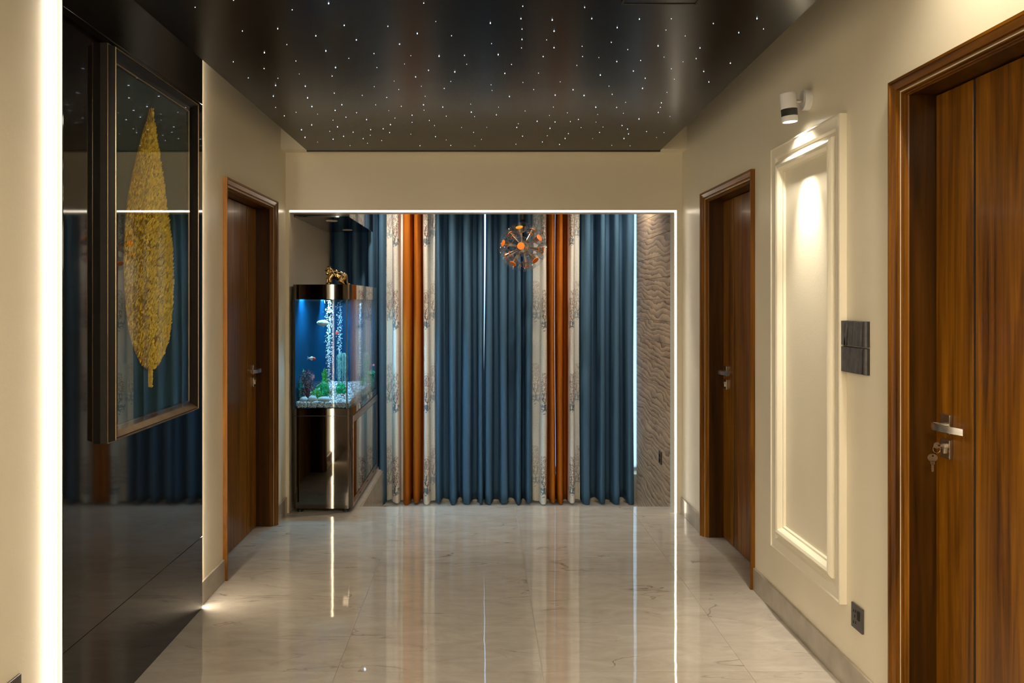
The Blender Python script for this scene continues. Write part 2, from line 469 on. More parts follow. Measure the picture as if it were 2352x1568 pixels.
hall_spots = [(-0.80, 0.70), (0.80, 0.70), (0.0, -0.75), (-0.75, -1.9), (0.75, -1.9)]
for i, (x, y) in enumerate(hall_spots):
    lab = ['square warm ceiling light on the left, nearest behind the camera', 'square warm ceiling light on the right, nearest behind the camera',
           'square warm ceiling light in the middle of the hall ceiling', 'square warm ceiling light on the left at the far rear',
           'square warm ceiling light on the right at the far rear'][i]
    t = thing('ceiling_light', (x, y, 2.44), lab, 'ceiling light', 'hall ceiling lights')
    build('trim_ring', MB().box(x-.17, x+.17, y-.17, y+.17, 2.425, 2.44), M_white, t, bev=0.004)
    build('diffuser', MB().box(x-.145, x+.145, y-.145, y+.145, 2.419, 2.426), M_hall if i < 2 else M_hall2, t)

for px_, py__, lab in ((-0.55, -3.0, 'added opal fill globe, unseen behind the camera, left one'), (0.55, -3.0, 'added opal fill globe, unseen behind the camera, right one')):  # globes added out of view to throw light under the header into the alcove
    t = thing('fill_globe', (px_, py__, 2.44), lab, 'fill light', 'added fill globes in the hall')
    build('cord', MB().lathe([(.004,0),(.004,.26)], Matrix.Translation((px_,py__,2.18)), 10), M_stem, t)
    build('globe', MB().ico((px_,py__,1.98), .21, 3), M_globe, t, smooth=80)
# downlights in the alcove ceiling, hidden above the header
for i, (x, yl, lab) in enumerate(((-.78,6.80,'left of the three'),(.12,6.25,'middle of the three'),(1.22,6.80,'right of the three'))):
    t = thing('downlight', (x, yl, 2.56), 'recessed downlight in the alcove ceiling before the curtains, '+lab, 'downlight', 'alcove downlights')
    build('trim_ring', MB().lathe([(.045,-.004),(.045,0),(.036,0),(.036,-.004)], Matrix.Translation((x,yl,2.56)), 28, cap=False), M_white, t)
    build('lens', MB().lathe([(.036,-.003),(.036,-.001)], Matrix.Translation((x,yl,2.56)), 28), M_lens, t)
    area('alcove_downlight_beam', (x, yl, 2.55), (R(10), 0, 0), None, ALC, (1.0, 0.90, 0.76), True, 132, 0.6, 0.03)

# ------------------------------------------------------------------ doors: positions (depth of the outer casing edges)
CW = 0.040          # wall opening inset from the outer casing edge
doors = {
    'left':  dict(x=XL, s=-1, yn=4.436, yf=5.560, zt=2.111),
    'right': dict(x=XR, s=1, yn=4.300, yf=5.305, zt=2.130),
    'near':  dict(x=XR, s=1, yn=1.790, yf=2.850, zt=2.192),
}
def wall_with_openings(x0, x1, y0, y1, z0, z1, dd, rec):
    """a wall whose room face is at x0 and back at x1, with shallow door recesses rec deep"""
    mb = MB(); xs = x0 + (x1-x0)/abs(x1-x0)*rec
    y = y0
    for d in sorted(dd, key=lambda d: d['yn']):
        a, b = d['yn']+CW, d['yf']-CW; zt = d['zt']-CW
        mb.box(x0, x1, y, a, z0, z1)
        mb.box(x0, x1, a, b, zt, z1)
        mb.box(xs, x1, a, b, z0, zt)
        mb.box(x0, xs, a, b, z0, -0.012)
        y = b
    mb.box(x0, x1, y, y1, z0, z1)
    return mb
struct(build('wall_left', wall_with_openings(XL, XL-0.28, YN, YB, -0.4, 3.0, [doors['left']], 0.16), M_wall))
struct(build('wall_right', wall_with_openings(XR, XR+0.30, YN, YB, -0.4, 3.0, [doors['right'], doors['near']], 0.16), M_wall))
struct(build('wall_alcove_left', MB().box(XA, XL-0.28, YB, YW+0.2, -0.4, 3.0), M_wall))
struct(build('wall_near', MB().box(XL-0.28, XR+0.3, YN-0.2, YN, -0.4, 3.0), M_wall))
CH = 0.012          # LED chamfer on the opening's arris
mb = MB()
mb.box(XA, XR, YB, YJ, ZH+CH, 3.0)                                    # header
mb.box(XA, 1.337, YB+CH, YJ, ZH, ZH+CH)
mb.box(1.337+CH, XR+0.3, YB, YJ, -0.4, ZH+CH)                        # right jamb
mb.box(1.337, 1.337+CH, YB+CH, YJ, -0.4, ZH+CH)
mb.box(XL, XR, 5.72, YB, 2.487, 3.0)                                  # bulkhead
struct(build('wall_back', mb, M_wall))
struct(build('ceiling', MB().box(XL-0.2, XR+0.2, 0.98, YB, ZT, ZT+0.1).box(XL-0.2, XR+0.2, YN, 0.98, 2.44, ZT+0.1).box(XL-0.2, XR+0.3, YJ, YW+0.2, 2.56, 2.7), M_ceil))

# floor: grout bed, then each tile a part
mb = MB()
mb.box(XL-0.2, XR+0.2, YN, YE-0.004, -0.4, -0.002)
mb.box(XL-0.2, -0.868, YE-0.004, YW+0.2, -0.4, -0.002)
mb.box(-0.868, XR+0.2, YE-0.004, YW+0.2, -0.45, ZP-0.002)
floor = struct(build('floor', mb, M_grout))
def tile_obj(x0, x1, y0, y1, z1, m=M_floor, th=0.011, name='tile', parent=floor, g=0.0007):
    me = bpy.data.meshes.new(name)
    cx, cy = (x0+x1)/2, (y0+y1)/2
    b = MB().box(x0-cx+g, x1-cx-g, y0-cy+g, y1-cy-g, -th, 0)
    me.from_pydata(b.v, [], b.f); me.materials.append(m)
    o = bpy.data.objects.new(name, me); COL.objects.link(o); o.parent = parent
    o.location = (cx, cy, z1)
    return o
xj = [XL, -0.570, 0.242, 1.054, XR]
yj = [5.781 - 0.8105*k for k in range(0, 11)]
yj = [YE] + [y for y in yj if y > YN] + [YN]
for i in range(len(yj)-1):
    for j in range(4):
        tile_obj(xj[j], xj[j+1], yj[i+1], yj[i], 0.0)
for j, (a, b) in enumerate([(-1.325, -0.864)]):                   # landing under the aquarium
    tile_obj(a, b, YE, 6.86, 0.0); tile_obj(a, b, 6.86, YW, 0.0)
for d in doors.values():                                            # door thresholds
    tile_obj(d['x'], d['x']+d['s']*0.16, d['yn']+CW, d['yf']-CW, -0.001)
xp = [-0.852, -0.30, 0.51, 1.32, XM+0.03]
for j in range(4):
    tile_obj(xp[j], xp[j+1], YE, 6.86, ZP); tile_obj(xp[j], xp[j+1], 6.86, YW, ZP)
# faces of the step
st = struct(build('trim_1', MB().box(-0.868, -0.852, YE, YW, ZP-0.012, -0.0115).box(-0.852, XM, YE-0.0035, YE+0.010, ZP, -0.0115), M_step), 'stone facing of the step down before the curtains')

# baseboards
BH = 0.112
struct(build('baseboard_left', MB().box(XL, XL+0.011, 4.062, doors['left']['yn'], 0, BH), M_base, bev=0.002))
struct(build('baseboard_left', MB().box(XL, XL+0.011, doors['left']['yf'], YB, 0, BH), M_base, bev=0.002))
struct(build('baseboard_left', MB().box(XL, XL+0.011, YN, 2.60, 0, BH), M_base, bev=0.002))
struct(build('baseboard_right', MB().box(XR, XR-0.011, doors['right']['yf'], YB, 0, BH), M_base, bev=0.002))
struct(build('baseboard_right', MB().box(XR, XR-0.011, doors['near']['yf'], doors['right']['yn'], 0, BH), M_base, bev=0.002))
struct(build('baseboard_right', MB().box(XR, XR-0.011, YN, doors['near']['yn'], 0, BH), M_base, bev=0.002))

# ------------------------------------------------------------------ marble wall on the right of the alcove
wm = struct(build('wall_alcove_right', MB().box(XM+0.010, XR+0.3, YJ, YM, -0.4, 2.6), M_mgrout))
rows, z = [], ZP
while z < 2.5:
    rows.append((z, min(z+0.1625, 2.56))); z += 0.1625
for (y0, y1) in ((YJ, 6.716), (6.716, YM)):
    for z0, z1 in rows:
        mb = MB().box(XM, XM+0.010, y0+.0012, y1-.0012, z0+.0012, z1-.0012)
        build('tile', mb, M_marble, wm)

# ------------------------------------------------------------------ window behind the curtains
mb = MB()
mb.box(XA, XS, YW-.12, YW+0.2, -0.4, -0.075).box(XA, XS, YW, YW+0.2, 2.45, 2.6).box(XS, XR+0.3, YM, YW+0.2, -0.4, 2.6)
struct(build('wall_window', mb, M_wall))
win = struct(build('window_1', MB().box(XA, XS, YW+0.05, YW+0.12, -0.075, -0.045).box(XA, XS, YW+0.05, YW+0.12, 2.41, 2.45)
                   .box(XA, XA+0.04, YW+0.05, YW+0.12, -0.045, 2.41), M_alu))
for i in range(1, 3):
    x = XA + (XS-XA)*i/3
    build('mullion', MB().box(x-.02, x+.02, YW+0.05, YW+0.12, -0.045, 2.41), M_alu, win)
for i in range(3):
    a, b = XA + (XS-XA)*i/3 + .02, XA + (XS-XA)*(i+1)/3 - .02
    build('pane', MB().box(a, b, YW+0.08, YW+0.086, -0.045, 2.41), M_glass, win)

# ------------------------------------------------------------------ star ceiling
def CP(px, py):                                  # a pixel on the star ceiling's underside
    d = (ZS-H)*F/(CY-py); return ((px-CX)*d/F, d)
xl, xr0, xr1 = -1.160, 1.075, 1.194
ys0, ys1 = 1.0, 5.685
star = build('ceiling', MB().prism([(xl,ys0,ZS),(xr0,ys0,ZS),(xr1,ys1,ZS),(xl,ys1,ZS)], [(xl,ys0,ZS+.02),(xr0,ys0,ZS+.02),(xr1,ys1,ZS+.02),(xl,ys1,ZS+.02)]), M_star, loc=(0,3,ZS))
struct(star, 'black stretched star ceiling dotted with fibre lights')
build('hanger_rail', MB().box(xl+.02, xl+.05, ys0, ys1, ZS+.02, ZT).box(xr0-.05, xr0-.02, ys0, ys1, ZS+.02, ZT).box(xl, xr0, ys0, ys0+.03, ZS+.02, ZT), M_stared, star)
build('edge_rail', MB().box(xl-.006, xr1+.004, ys1-.014, ys1+.006, ZS-.004, ZS+.024), M_stared, star)
hx0, hx1 = 0.45, 0.70
hy1 = CP(1500, 5)[1]
hatch = build('access_hatch', MB().box(0.478, 0.72, hy1-.30, hy1, ZS-.004, ZS+.001), M_star, star, bev=0.002)
tr = MB()
for a in ((0.472, 0.4775), (0.7205, 0.726)): tr.box(a[0], a[1], hy1-.306, hy1+.006, ZS-.006, ZS)
tr.box(0.472, 0.726, hy1+.0005, hy1+.006, ZS-.006, ZS)
build('hatch_rim', tr, M_groove, star)
c3 = [(335,50),(608,0),(1284,22),(1025,68),(1960,20),(2046,151),(1395,178),(1705,185),(922,202),(671,219),(1193,253),(1481,282),(1914,236),(2158,252),(987,315),(1788,312),(827,372),(1264,360),(1606,379),(1427,413),(1868,394),(2069,397),(2250,392),(2265,455),(606,438),(1051,432),(825,486),(1333,478),(1824,453),(1627,479),(1994,498),(2181,509),(1075,524),(924,555),(713,553),(1308,539),(1902,545),(1750,575),(2152,577),(1118,611),(1608,614),(1943,611),(907,605),(2106,627),(1782,634),(1324,660),(891,682),(1134,694),(1522,676),(1697,691),(1970,683),(1378,743),(1619,743),(1958,743),(907,762),(1165,756),(1330,783),(1800,753),(1712,785),(1962,782),(2095,759),(2293,739),(1052,797),(969,822),(1205,810),(1482,799),(1407,831),(1755,838),(1877,817),(2120,824),(2298,795),(2321,827),(1315,853),(1554,849),(1164,887),(1877,868),(2000,855),(2036,891),(1723,884),(1347,900),(1671,914),(1091,921),(1292,932),(1458,938),(1583,920),(2229,905),(1717,941),(1868,952),(2314,939),(1116,975),(1390,967),(1580,960),(1316,988),(1530,984),(2043,970),(2120,993),(1205,1008),(1661,998),(1560,1017),(1436,1033),(1933,1034),(2152,1032),(2323,1036)]
c4 = [(296,40),(284,124),(714,48),(495,133),(762,124),(77,154),(291,195),(508,208),(1084,127),(1299,125),(934,185),(1263,201),(1583,157),(1878,123),(1922,194),(1755,219),(1393,241),(85,293),(291,265),(457,268),(894,284),(287,322),(507,321),(697,311),(1210,308),(1005,333),(1493,322),(130,367),(434,380),(700,380),(810,387),(1092,407),(1250,384),(1467,394),(931,414),(1378,415),(220,433),(661,440),(1698,425),(175,494),(402,492),(1043,478),(820,505),(1299,463),(1518,481),(1123,527),(1319,533),(1553,552),(549,551),(297,555),(82,571),(370,603),(636,604),(878,580),(1105,595),(89,609),(206,650),(515,640),(710,643),(900,635),(1270,622),(990,690),(1232,693),(133,722),(503,721),(789,722),(930,724),(1226,723),(312,748),(597,760),(975,764),(1211,758),(118,774),(477,778),(802,772),(1290,785),(393,817),(514,822),(618,820),(672,805),(790,823),(1081,802),(838,856),(266,834),(256,859),(480,865),(690,861),(966,846),(1004,870),(604,901),(815,893),(1132,887),(1250,894),(1010,903),(462,915),(295,918),(17,940),(53,858),(428,957),(582,934),(768,934),(980,934),(544,974),(250,972),(897,980),(1021,983),(1200,927)]
pts = [CP(340+X/3.095, Y/3.095) for X, Y in c3] + [CP(1100+X/2.94, Y/2.94) for X, Y in c4]
while len(pts) < 290:
    x, y = random.uniform(-1.1, 1.0), random.uniform(1.1, 2.75)
    if min((x-a)**2+(y-b)**2 for a, b in pts) > 0.006 and not (0.45 < x < 0.75 and y > 2.3): pts.append((x, y))
sm = MB().ico((0,0,0), 1.0, 1)
sme = bpy.data.meshes.new('star_light'); sme.from_pydata(sm.v, [], sm.f); sme.materials.append(M_starlight); sme.shade_smooth()
for x, y in pts:
    o = bpy.data.objects.new('star_light', sme); COL.objects.link(o); o.parent = star
    r = random.choice((0.0009, 0.0011, 0.0014, 0.0018))
    o.scale = (r, r, r*1.6)
    o.location = (x, y-3, -0.001)

# ------------------------------------------------------------------ doors
CASE = [(0,0),(0,.023),(.009,.0235),(.010,.0175),(.013,.0165),(.030,.0110),(.0308,.0035),(.0335,.0060),(.036,.0050),(.0368,-.0035),(.040,-.0010),(.043,-.0030),(.0438,-.0125),(.0465,-.0100),(.049,-.0120),(.0498,-.0200),(.0525,-.0235)]
LV = 0.110                                        # leaf face behind the wall face
def make_door(name, d, label, hz, with_key):
    x, s, yn, yf, zt = d['x'], d['s'], d['yn'], d['yf'], d['zt']
    root = bpy.data.objects.new(name, None); root.empty_display_size = 0.05
    link(root, None, (x, (yn+yf)/2, 0)); struct(root, label)
    X = lambda v: x - s*v                          # v is the height off the wall into the room
    fr = lambda y, z, v: (X(v), y, z)
    # casing in three mitred lengths
    paths = [('casing', M_wz, [((yf,0),(-1,0)), ((yf,zt),(-1,-1))]), ('casing', M_wy, [((yf,zt),(-1,-1)), ((yn,zt),(1,-1))]), ('casing', M_wz, [((yn,zt),(1,-1)), ((yn,0),(1,0))])]
    for nm, m, p in paths:
        build(nm, MB().sweep(CASE, p, fr), m, root)
    a, b, t = yn+.052, yf-.052, zt-.052
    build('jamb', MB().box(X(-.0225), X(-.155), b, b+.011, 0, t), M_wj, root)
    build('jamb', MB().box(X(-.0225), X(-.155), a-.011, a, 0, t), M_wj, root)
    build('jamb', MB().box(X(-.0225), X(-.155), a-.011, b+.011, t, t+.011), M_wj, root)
    # leaf: lock stile, wide middle board, hinge stile, with dark grooves between
    g = .0075; l0, l1 = a+.004, b-.004
    e1, e2 = l1-.215, l0+.215
    leaf = build('door_leaf', MB().box(X(-LV-.0028), X(-LV-.04), l0, l1, .006, t-.004), M_groove, root)
    for (p, q) in ((e1+g, l1), (e2+g, e1-g), (l0, e2-g)):
        build('board', MB().box(X(-LV), X(-LV-.0115), p, q, .006, t-.004), M_wz, leaf, bev=0.0015)
    # lock furniture near the far edge of the leaf
    hy = l1-.070
    fx = X(-LV)
    q = lambda v: fx - s*v                          # height off the leaf face
    build('rose_plate', MB().box(q(0), q(.011), hy-.028, hy+.028, hz-.026, hz+.036), M_steel, root, bev=0.0015)
    build('key_plate', MB().box(q(0), q(.011), hy-.028, hy+.028, hz-.104, hz-.044), M_steel, root, bev=0.0015)
    build('lever_neck', MB().lathe([(.010,.010),(.010,.045)], Matrix.Translation((fx, hy, hz)) @ Matrix.Rotation(-s*PI/2, 4, 'Y'), 16), M_steel, root, smooth=40)
    path = [(.030, hy-.004), (.046, hy+.007), (.055, hy-.006), (.058, hy-.034), (.053, hy-.074), (.044, hy-.114), (.034, hy-.148)]
    mb = MB(); vs = []; hh = .0105
    for i, (v, y) in enumerate(path):
        p0, p1 = path[max(i-1,0)], path[min(i+1,len(path)-1)]
        tv, ty = p1[0]-p0[0], p1[1]-p0[1]; ln = math.hypot(tv, ty); nv, ny = -ty/ln*.003, tv/ln*.003
        for (a_, z_) in ((1,hh),(1,-hh),(-1,-hh),(-1,hh)):
            vs.append((q(v+a_*nv), y+a_*ny, hz+z_))
    fs = [(0,1,2,3), tuple(range(len(vs)-4, len(vs)))[::-1]]
    for i in range(len(path)-1):
        for k in range(4):
            fs.append((i*4+k, i*4+(k+1)%4, (i+1)*4+(k+1)%4, (i+1)*4+k))
    build('lever', mb.add(vs, fs), M_steel, root, smooth=30)
    build('lock_cylinder', MB().lathe([(.0085,.010),(.0085,.018)], Matrix.Translation((fx, hy, hz-.066)) @ Matrix.Rotation(-s*PI/2, 4, 'Y'), 16).box(q(.010), q(.016), hy-.004, hy+.004, hz-.089, hz-.066), M_key, root, smooth=40)
    if with_key:
        kz = hz-.064
        t2 = thing('key_ring', (q(.03), hy, kz-.03), 'two small nickel keys on a ring, one in the near door lock and one hanging', 'keys')
        build('ring', MB().tube([(q(.034)-s*.012*math.sin(k*PI/8), hy+.004, kz-.002+.013*math.cos(k*PI/8)-.010) for k in range(17)], .0008, 6), M_key, t2, smooth=60)
        build('key', MB().box(q(.0185), q(.032), hy-.001, hy+.001, kz-.003, kz+.003).lathe([(.010,-.001),(.010,.001)], Matrix.Translation((q(.036), hy, kz)) @ Matrix.Rotation(PI/2, 4, 'X'), 18), M_key, t2, smooth=40)
        kx, kzz = q(.047), kz-.040
        bow = [(kx+.0165*math.cos(a_)*(1 if abs(math.cos(a_))<.8 else .97), kzz+.0125*math.sin(a_)) for a_ in [2*PI*k/20 for k in range(20)]]
        kb = MB().prism([(u, hy+.003, w) for u, w in bow], [(u, hy+.0055, w) for u, w in bow])
        kb.prism([(kx-.0065,hy+.003,kzz-.010),(kx+.0065,hy+.003,kzz-.010),(kx+.0060,hy+.003,kzz-.022),(kx-.0060,hy+.003,kzz-.020)], [(kx-.0065,hy+.0055,kzz-.010),(kx+.0065,hy+.0055,kzz-.010),(kx+.0060,hy+.0055,kzz-.022),(kx-.0060,hy+.0055,kzz-.020)])
        sh = [(-.0035,-.018),(.0035,-.018),(.0032,-.040),(.0012,-.046),(-.0015,-.045),(-.0045,-.042),(-.0020,-.039),(-.0050,-.036),(-.0025,-.033),(-.0038,-.030),(-.0032,-.026)]
        kb.prism([(kx+u, hy+.003, kzz+w) for u, w in sh], [(kx+u, hy+.0055, kzz+w) for u, w in sh])
        build('key', kb, M_key, t2)
        build('key_hole', MB().lathe([(.0028,0),(.0028,.0034)], Matrix.Translation((kx, hy+.0028, kzz+.006)) @ Matrix.Rotation(-PI/2, 4, 'X') @ Matrix.Translation((0,0,-.0004)), 12), M_hole, t2)
    return root
make_door('door_1', doors['left'], 'teak door in the left wall beside the aquarium', 1.020, False)
make_door('door_2', doors['right'], 'teak door at the far end of the right wall', 1.030, False)
make_door('door_3', doors['near'], 'teak door nearest the camera on the right with keys in the lock', 1.062, True)

# ------------------------------------------------------------------ wall moulding, spotlight, letter blocks, sockets
ma, mb_, mz0, mz1 = 3.222, 3.992, .310, 2.175
MO = [(0,0),(0,.027),(.006,.029),(.011,.024),(.048,.022),(.056,.012),(.072,.011),(.076,.027),(.084,.034),(.095,.037),(.106,.033),(.113,.024),(.116,.012),(.124,.011),(.126,0)]
mo = thing('wall_moulding', (XR, (ma+mb_)/2, mz0), 'tall cream moulded frame on the right wall under the spotlight', 'wall moulding')
cor = [((ma,mz0),(1,1)), ((mb_,mz0),(-1,1)), ((mb_,mz1),(-1,-1)), ((ma,mz1),(1,-1))]
for i in range(4):
    build('moulding_length', MB().sweep(MO, [cor[i], cor[(i+1)%4]], lambda y, z, v: (XR-v, y, z)), M_mould, mo, smooth=28)

ly, lz = 3.594, 2.311
lamp = thing('wall_spotlight', (XR, ly, lz), 'white cylinder spotlight with a black band above the moulded frame', 'wall lamp')
build('wall_rose', MB().lathe([(.001,0),(.043,0),(.043,.024),(.041,.028),(.001,.028)], Matrix.Translation((XR, ly, lz)) @ Matrix.Rotation(-PI/2, 4, 'Y'), 32), M_white, lamp, smooth=40)
build('arm', MB().lathe([(.0065,.026),(.0065,.070)], Matrix.Translation((XR, ly, lz-.003)) @ Matrix.Rotation(-PI/2, 4, 'Y'), 14), M_steel, lamp, smooth=40)
LM = Matrix.Translation((1.303, ly, 2.279)) @ Matrix.Rotation(R(-4.5), 4, 'Y')
build('shade', MB().lathe([(.001,.061),(.031,.061),(.033,.059),(.033,-.006)], LM, 36), M_white, lamp, smooth=40)
bd = MB(); 
prof = [(.0331,-.006)]
for k in range(8): prof += [(.0336,-.007-k*.0036),(.0326,-.0088-k*.0036)]
prof += [(.0331,-.0365)]
build('band', bd.lathe(prof, LM, 36, cap=False), M_band, lamp)
build('shade_rim', MB().lathe([(.033,-.0365),(.033,-.060),(.029,-.060),(.029,-.040)], LM, 36, cap=False), M_white, lamp, smooth=40)
build('lens', MB().lathe([(.0285,-.050),(.0285,-.056)], LM, 30), M_lens, lamp)
lp = LM @ Vector((0,0,-.063))
sl = area('wall_spotlight_beam', lp, (0,0,0), None, SPOT, (1.0, 0.90, 0.74), True, 50, 1.0, 0.014)
sl.rotation_euler = (0, R(-5), 0)
sp2 = area('wall_spotlight_spill', lp, (0, R(-4), 0), None, SPOT*.16, (1.0, 0.90, 0.74), True, 135, 0.8, 0.012)

# downlight in the plaster ceiling over the near door (just out of the picture)
dl = thing('downlight', (1.255, 2.22, ZT), 'small recessed warm downlight in the plaster ceiling over the near door', 'downlight')
build('trim_ring', MB().lathe([(.045,-.004),(.045,0),(.036,0),(.036,-.004)], Matrix.Translation((1.255,2.22,ZT)), 28, cap=False), M_white, dl)
build('lens', MB().lathe([(.036,-.003),(.036,-.001)], Matrix.Translation((1.255,2.22,ZT)), 28), M_lens, dl)
area('downlight_beam', (1.255, 2.22, ZT-.01), (0, R(8), 0), None, DOWN, (1.0, 0.88, 0.66), True, 120, 0.8, 0.03)

# charcoal letter blocks
def letter_block(label, z0, z1, strokes):
    y1, y0 = 1.388*F/835, 1.388*F/893                # far and near edges
    t = thing('letter_block', (XR, (y0+y1)/2, z0), label, 'letter block', 'charcoal letter blocks by the near door')
    w = y1-y0; h = z1-z0
    YZ = lambda u, v: (y1-u*w, z1-v*h)               # u from the far edge, v from the top
    pl = [(0,0),(1,0),(1,1),(.06,1)]
    build('back_plate', MB().prism([(XR,)+YZ(u,v) for u,v in pl], [(XR-.010,)+YZ(u,v) for u,v in pl]), M_slate2, t)
    for st in strokes:
        build('stroke', MB().prism([(XR-.010,)+YZ(u,v) for u,v in st], [(XR-.022,)+YZ(.012+u*.976,.012+v*.976) for u,v in st]), M_slate, t)
    build('edge_bar', MB().prism([(XR-.010,)+YZ(u,v) for u,v in [(.93,0),(1,0),(1,1),(.93,1)]], [(XR-.018,)+YZ(u,v) for u,v in [(.935,.01),(.995,.01),(.995,.99),(.935,.99)]]), M_slate, t)
yb = 1.388*F/865
zz = lambda py: H + (CY-py)*yb/F
letter_block('charcoal relief letter W, upper of the two dark blocks', zz(794.5), zz(737), [
    [(0,0),(.13,0),(.19,1),(.06,1)], [(.13,.0),(.22,0),(.255,1),(.19,1)],
    [(.30,0),(.40,0),(.26,1),(.19,1)], [(.40,0),(.545,0),(.52,1),(.36,1)], [(.60,0),(.70,0),(.64,1),(.53,1)], [(.71,0),(.80,0),(.75,1),(.65,1)], [(.81,0),(.90,0),(.84,1),(.76,1)]])
letter_block('charcoal relief letter V, lower of the two dark blocks', zz(857), zz(797.5), [
    [(0,0),(.13,0),(.18,1),(.06,1)], [(.135,0),(.27,0),(.30,1),(.185,1)], [(.275,0),(.40,0),(.42,.5),(.40,1),(.305,1)], [(.50,0),(.70,0),(.62,1),(.41,1),(.43,.5)], [(.705,0),(.90,0),(.80,1),(.63,1)]])

def socket(label, face, y0, y1, z0, z1, s, style):
    """s: +1 plate on a right wall (faces -x), -1 on the left wall"""
    X = lambda v: face - s*v
    t = thing('wall_socket', (face, (y0+y1)/2, z0), label, 'socket')
    build('plate', MB().box(X(0), X(.009), y0, y1, z0, z1), M_plate, t, bev=0.0025)
    w, h = y1-y0, z1-z0
    P = lambda u, v: (y1-u*w, z1-v*h)
    if style == 'socket':
        for u, v in ((.24,.30),(.44,.26),(.24,.76),(.44,.72),(.36,.48)):
            y, z = P(u, v)
            build('pin_hole', MB().box(X(.0085), X(.0095), y-.0035, y+.0035, z-.005, z+.005), M_hole, t)
        y, z = P(.72, .36)
        build('rocker', MB().box(X(.0085), X(.0125), y-.008, y+.008, z-.016, z+.016), M_hole, t, bev=0.001)
    else:
        y, z = P(.5, .35)
        build('rocker', MB().box(X(.0085), X(.0125), y-.014, y+.014, z-.012, z+.012), M_rock if style == 'white' else M_hole, t, bev=0.001)
        y, z = P(.5, .70)
        build('rocker', MB().box(X(.0085), X(.0125), y-.014, y+.014, z-.012, z+.012), M_hole, t, bev=0.001)
    return t
sy1, sy0 = 1.388*F/855, 1.388*F/880
socket('graphite wall socket low on the right wall beneath the moulded frame', XR, sy0, sy1, H-(1436-CY)*sy1/F, H-(1380-CY)*sy1/F, 1, 'socket')
ly0 = 1.349*F/1062
socket('graphite switch plate with a white rocker low on the left wall', XL, ly0-.085, ly0, H-(1545-CY)*ly0/F-.088, H-(1545-CY)*ly0/F, -1, 'white')
py_ = 1.350*F/413
socket('small black socket on the wavy brown marble', XM, py_-.045, py_+.045, H-(1065-CY)*py_/F, H-(1036-CY)*py_/F, 1, 'dark')

# ------------------------------------------------------------------ black stone wall panel with LED strips
FP = XL + 0.022
pn0, pn1 = FP*-1*F/960, FP*-1*F/640
pan = thing('wall_panel', (XL, (pn0+pn1)/2, 0), 'glossy black stone wall panel behind the framed gold leaf', 'wall panel')
build('backing', MB().box(XL, XL+.008, pn0+.004, pn1-.004, 0, 2.88), M_groove, pan)
for z0, z1 in ((0, .342), (.342, 2.396), (2.396, 2.88)):
    build('tile', MB().box(XL+.008, FP, pn0, pn1, z0+.001, z1-.001), M_black, pan, bev=0.0008)
build('edge_trim', MB().box(XL, FP-.001, pn0-.004, pn0-.0002, 0, 2.43), M_trimb, pan)
def led(label, mb, m=None):
    return tag(build('led_strip', mb, m or M_led), label, 'light strip')
led('warm LED strip on the near edge of the black wall panel', MB().box(XL+.0002, XL+.013, pn0-.037, pn0-.022, 0.001, 2.43))
led('warm LED strip on the far edge of the black wall panel', MB().box(XL+.0002, XL+.014, pn1+.002, pn1+.022, 0.001, 2.86), M_led3)
hz0 = ZH
led('warm LED strip along the header above the curtains', MB().prism([(XA+.004,YB+.0005,hz0+CH),(XA+.004,YB+CH,hz0+.0005),(XA+.004,YB+CH,hz0+CH)], [(1.337+CH,YB+.0005,hz0+CH),(1.337,YB+CH,hz0+.0005),(1.337+CH,YB+CH,hz0+CH)]), M_led2)
led('warm LED strip up the right jamb of the alcove', MB().prism([(1.337+CH,YB+.0005,0.001),(1.3375,YB+CH,0.001),(1.337+CH,YB+CH,0.001)], [(1.337+CH,YB+.0005,hz0+CH),(1.3375,YB+CH,hz0),(1.337+CH,YB+CH,hz0+CH)]), M_led2)

# ------------------------------------------------------------------ framed gold leaf
fy0, fy1, fz0, fz1 = 2.957, 3.850, .964, 2.361
art = thing('framed_artwork', (FP, (fy0+fy1)/2, fz0), 'large framed gold leaf relief behind glass on the black panel', 'artwork')
ff = lambda y, z, v: (FP+v, y, z)
corf = [((fy0,fz0),(1,1)), ((fy1,fz0),(-1,1)), ((fy1,fz1),(-1,-1)), ((fy0,fz1),(1,-1))]
for i in range(4):
    pth = [corf[i], corf[(i+1)%4]]
    fo = build('frame_side', MB().sweep([(0,0),(0,.024),(.003,.026),(.003,0)], pth, ff), M_fgrey, art, smooth=25)
    build('gold_line', MB().sweep([(.0002,.0258),(.0004,.0272),(.0030,.0272),(.0030,.0258)], pth, ff), M_gold, art)
    build('frame_face', MB().sweep([(.003,.010),(.0045,.026),(.010,.0485),(.019,.0495),(.019,.010)], pth, ff), M_frame, art, smooth=25)
    build('gold_line', MB().sweep([(.0110,.0488),(.0118,.0508),(.0148,.0508),(.0155,.0490)], pth, ff), M_gold, art)
    build('frame_inner', MB().sweep([(.019,.049),(.024,.044),(.028,.040),(.046,.020),(.052,.018),(.052,.008),(.019,.008)], pth, ff), M_inner if i == 0 else M_frame, art, smooth=25)  # bottom slope in lighter bronze, the light on it put into the colour
    build('gold_line', MB().sweep([(.047,.0190),(.048,.0212),(.0508,.0206),(.0518,.018)], pth, ff), M_gold, art)
build('picture_board', MB().box(FP+.001, FP+.008, fy0+.01, fy1-.01, fz0+.01, fz1-.01), M_teal, art)
build('glass_pane', MB().box(FP+.0285, FP+.0308, fy0+.036, fy1-.036, fz0+.036, fz1-.036), M_picglass, art)
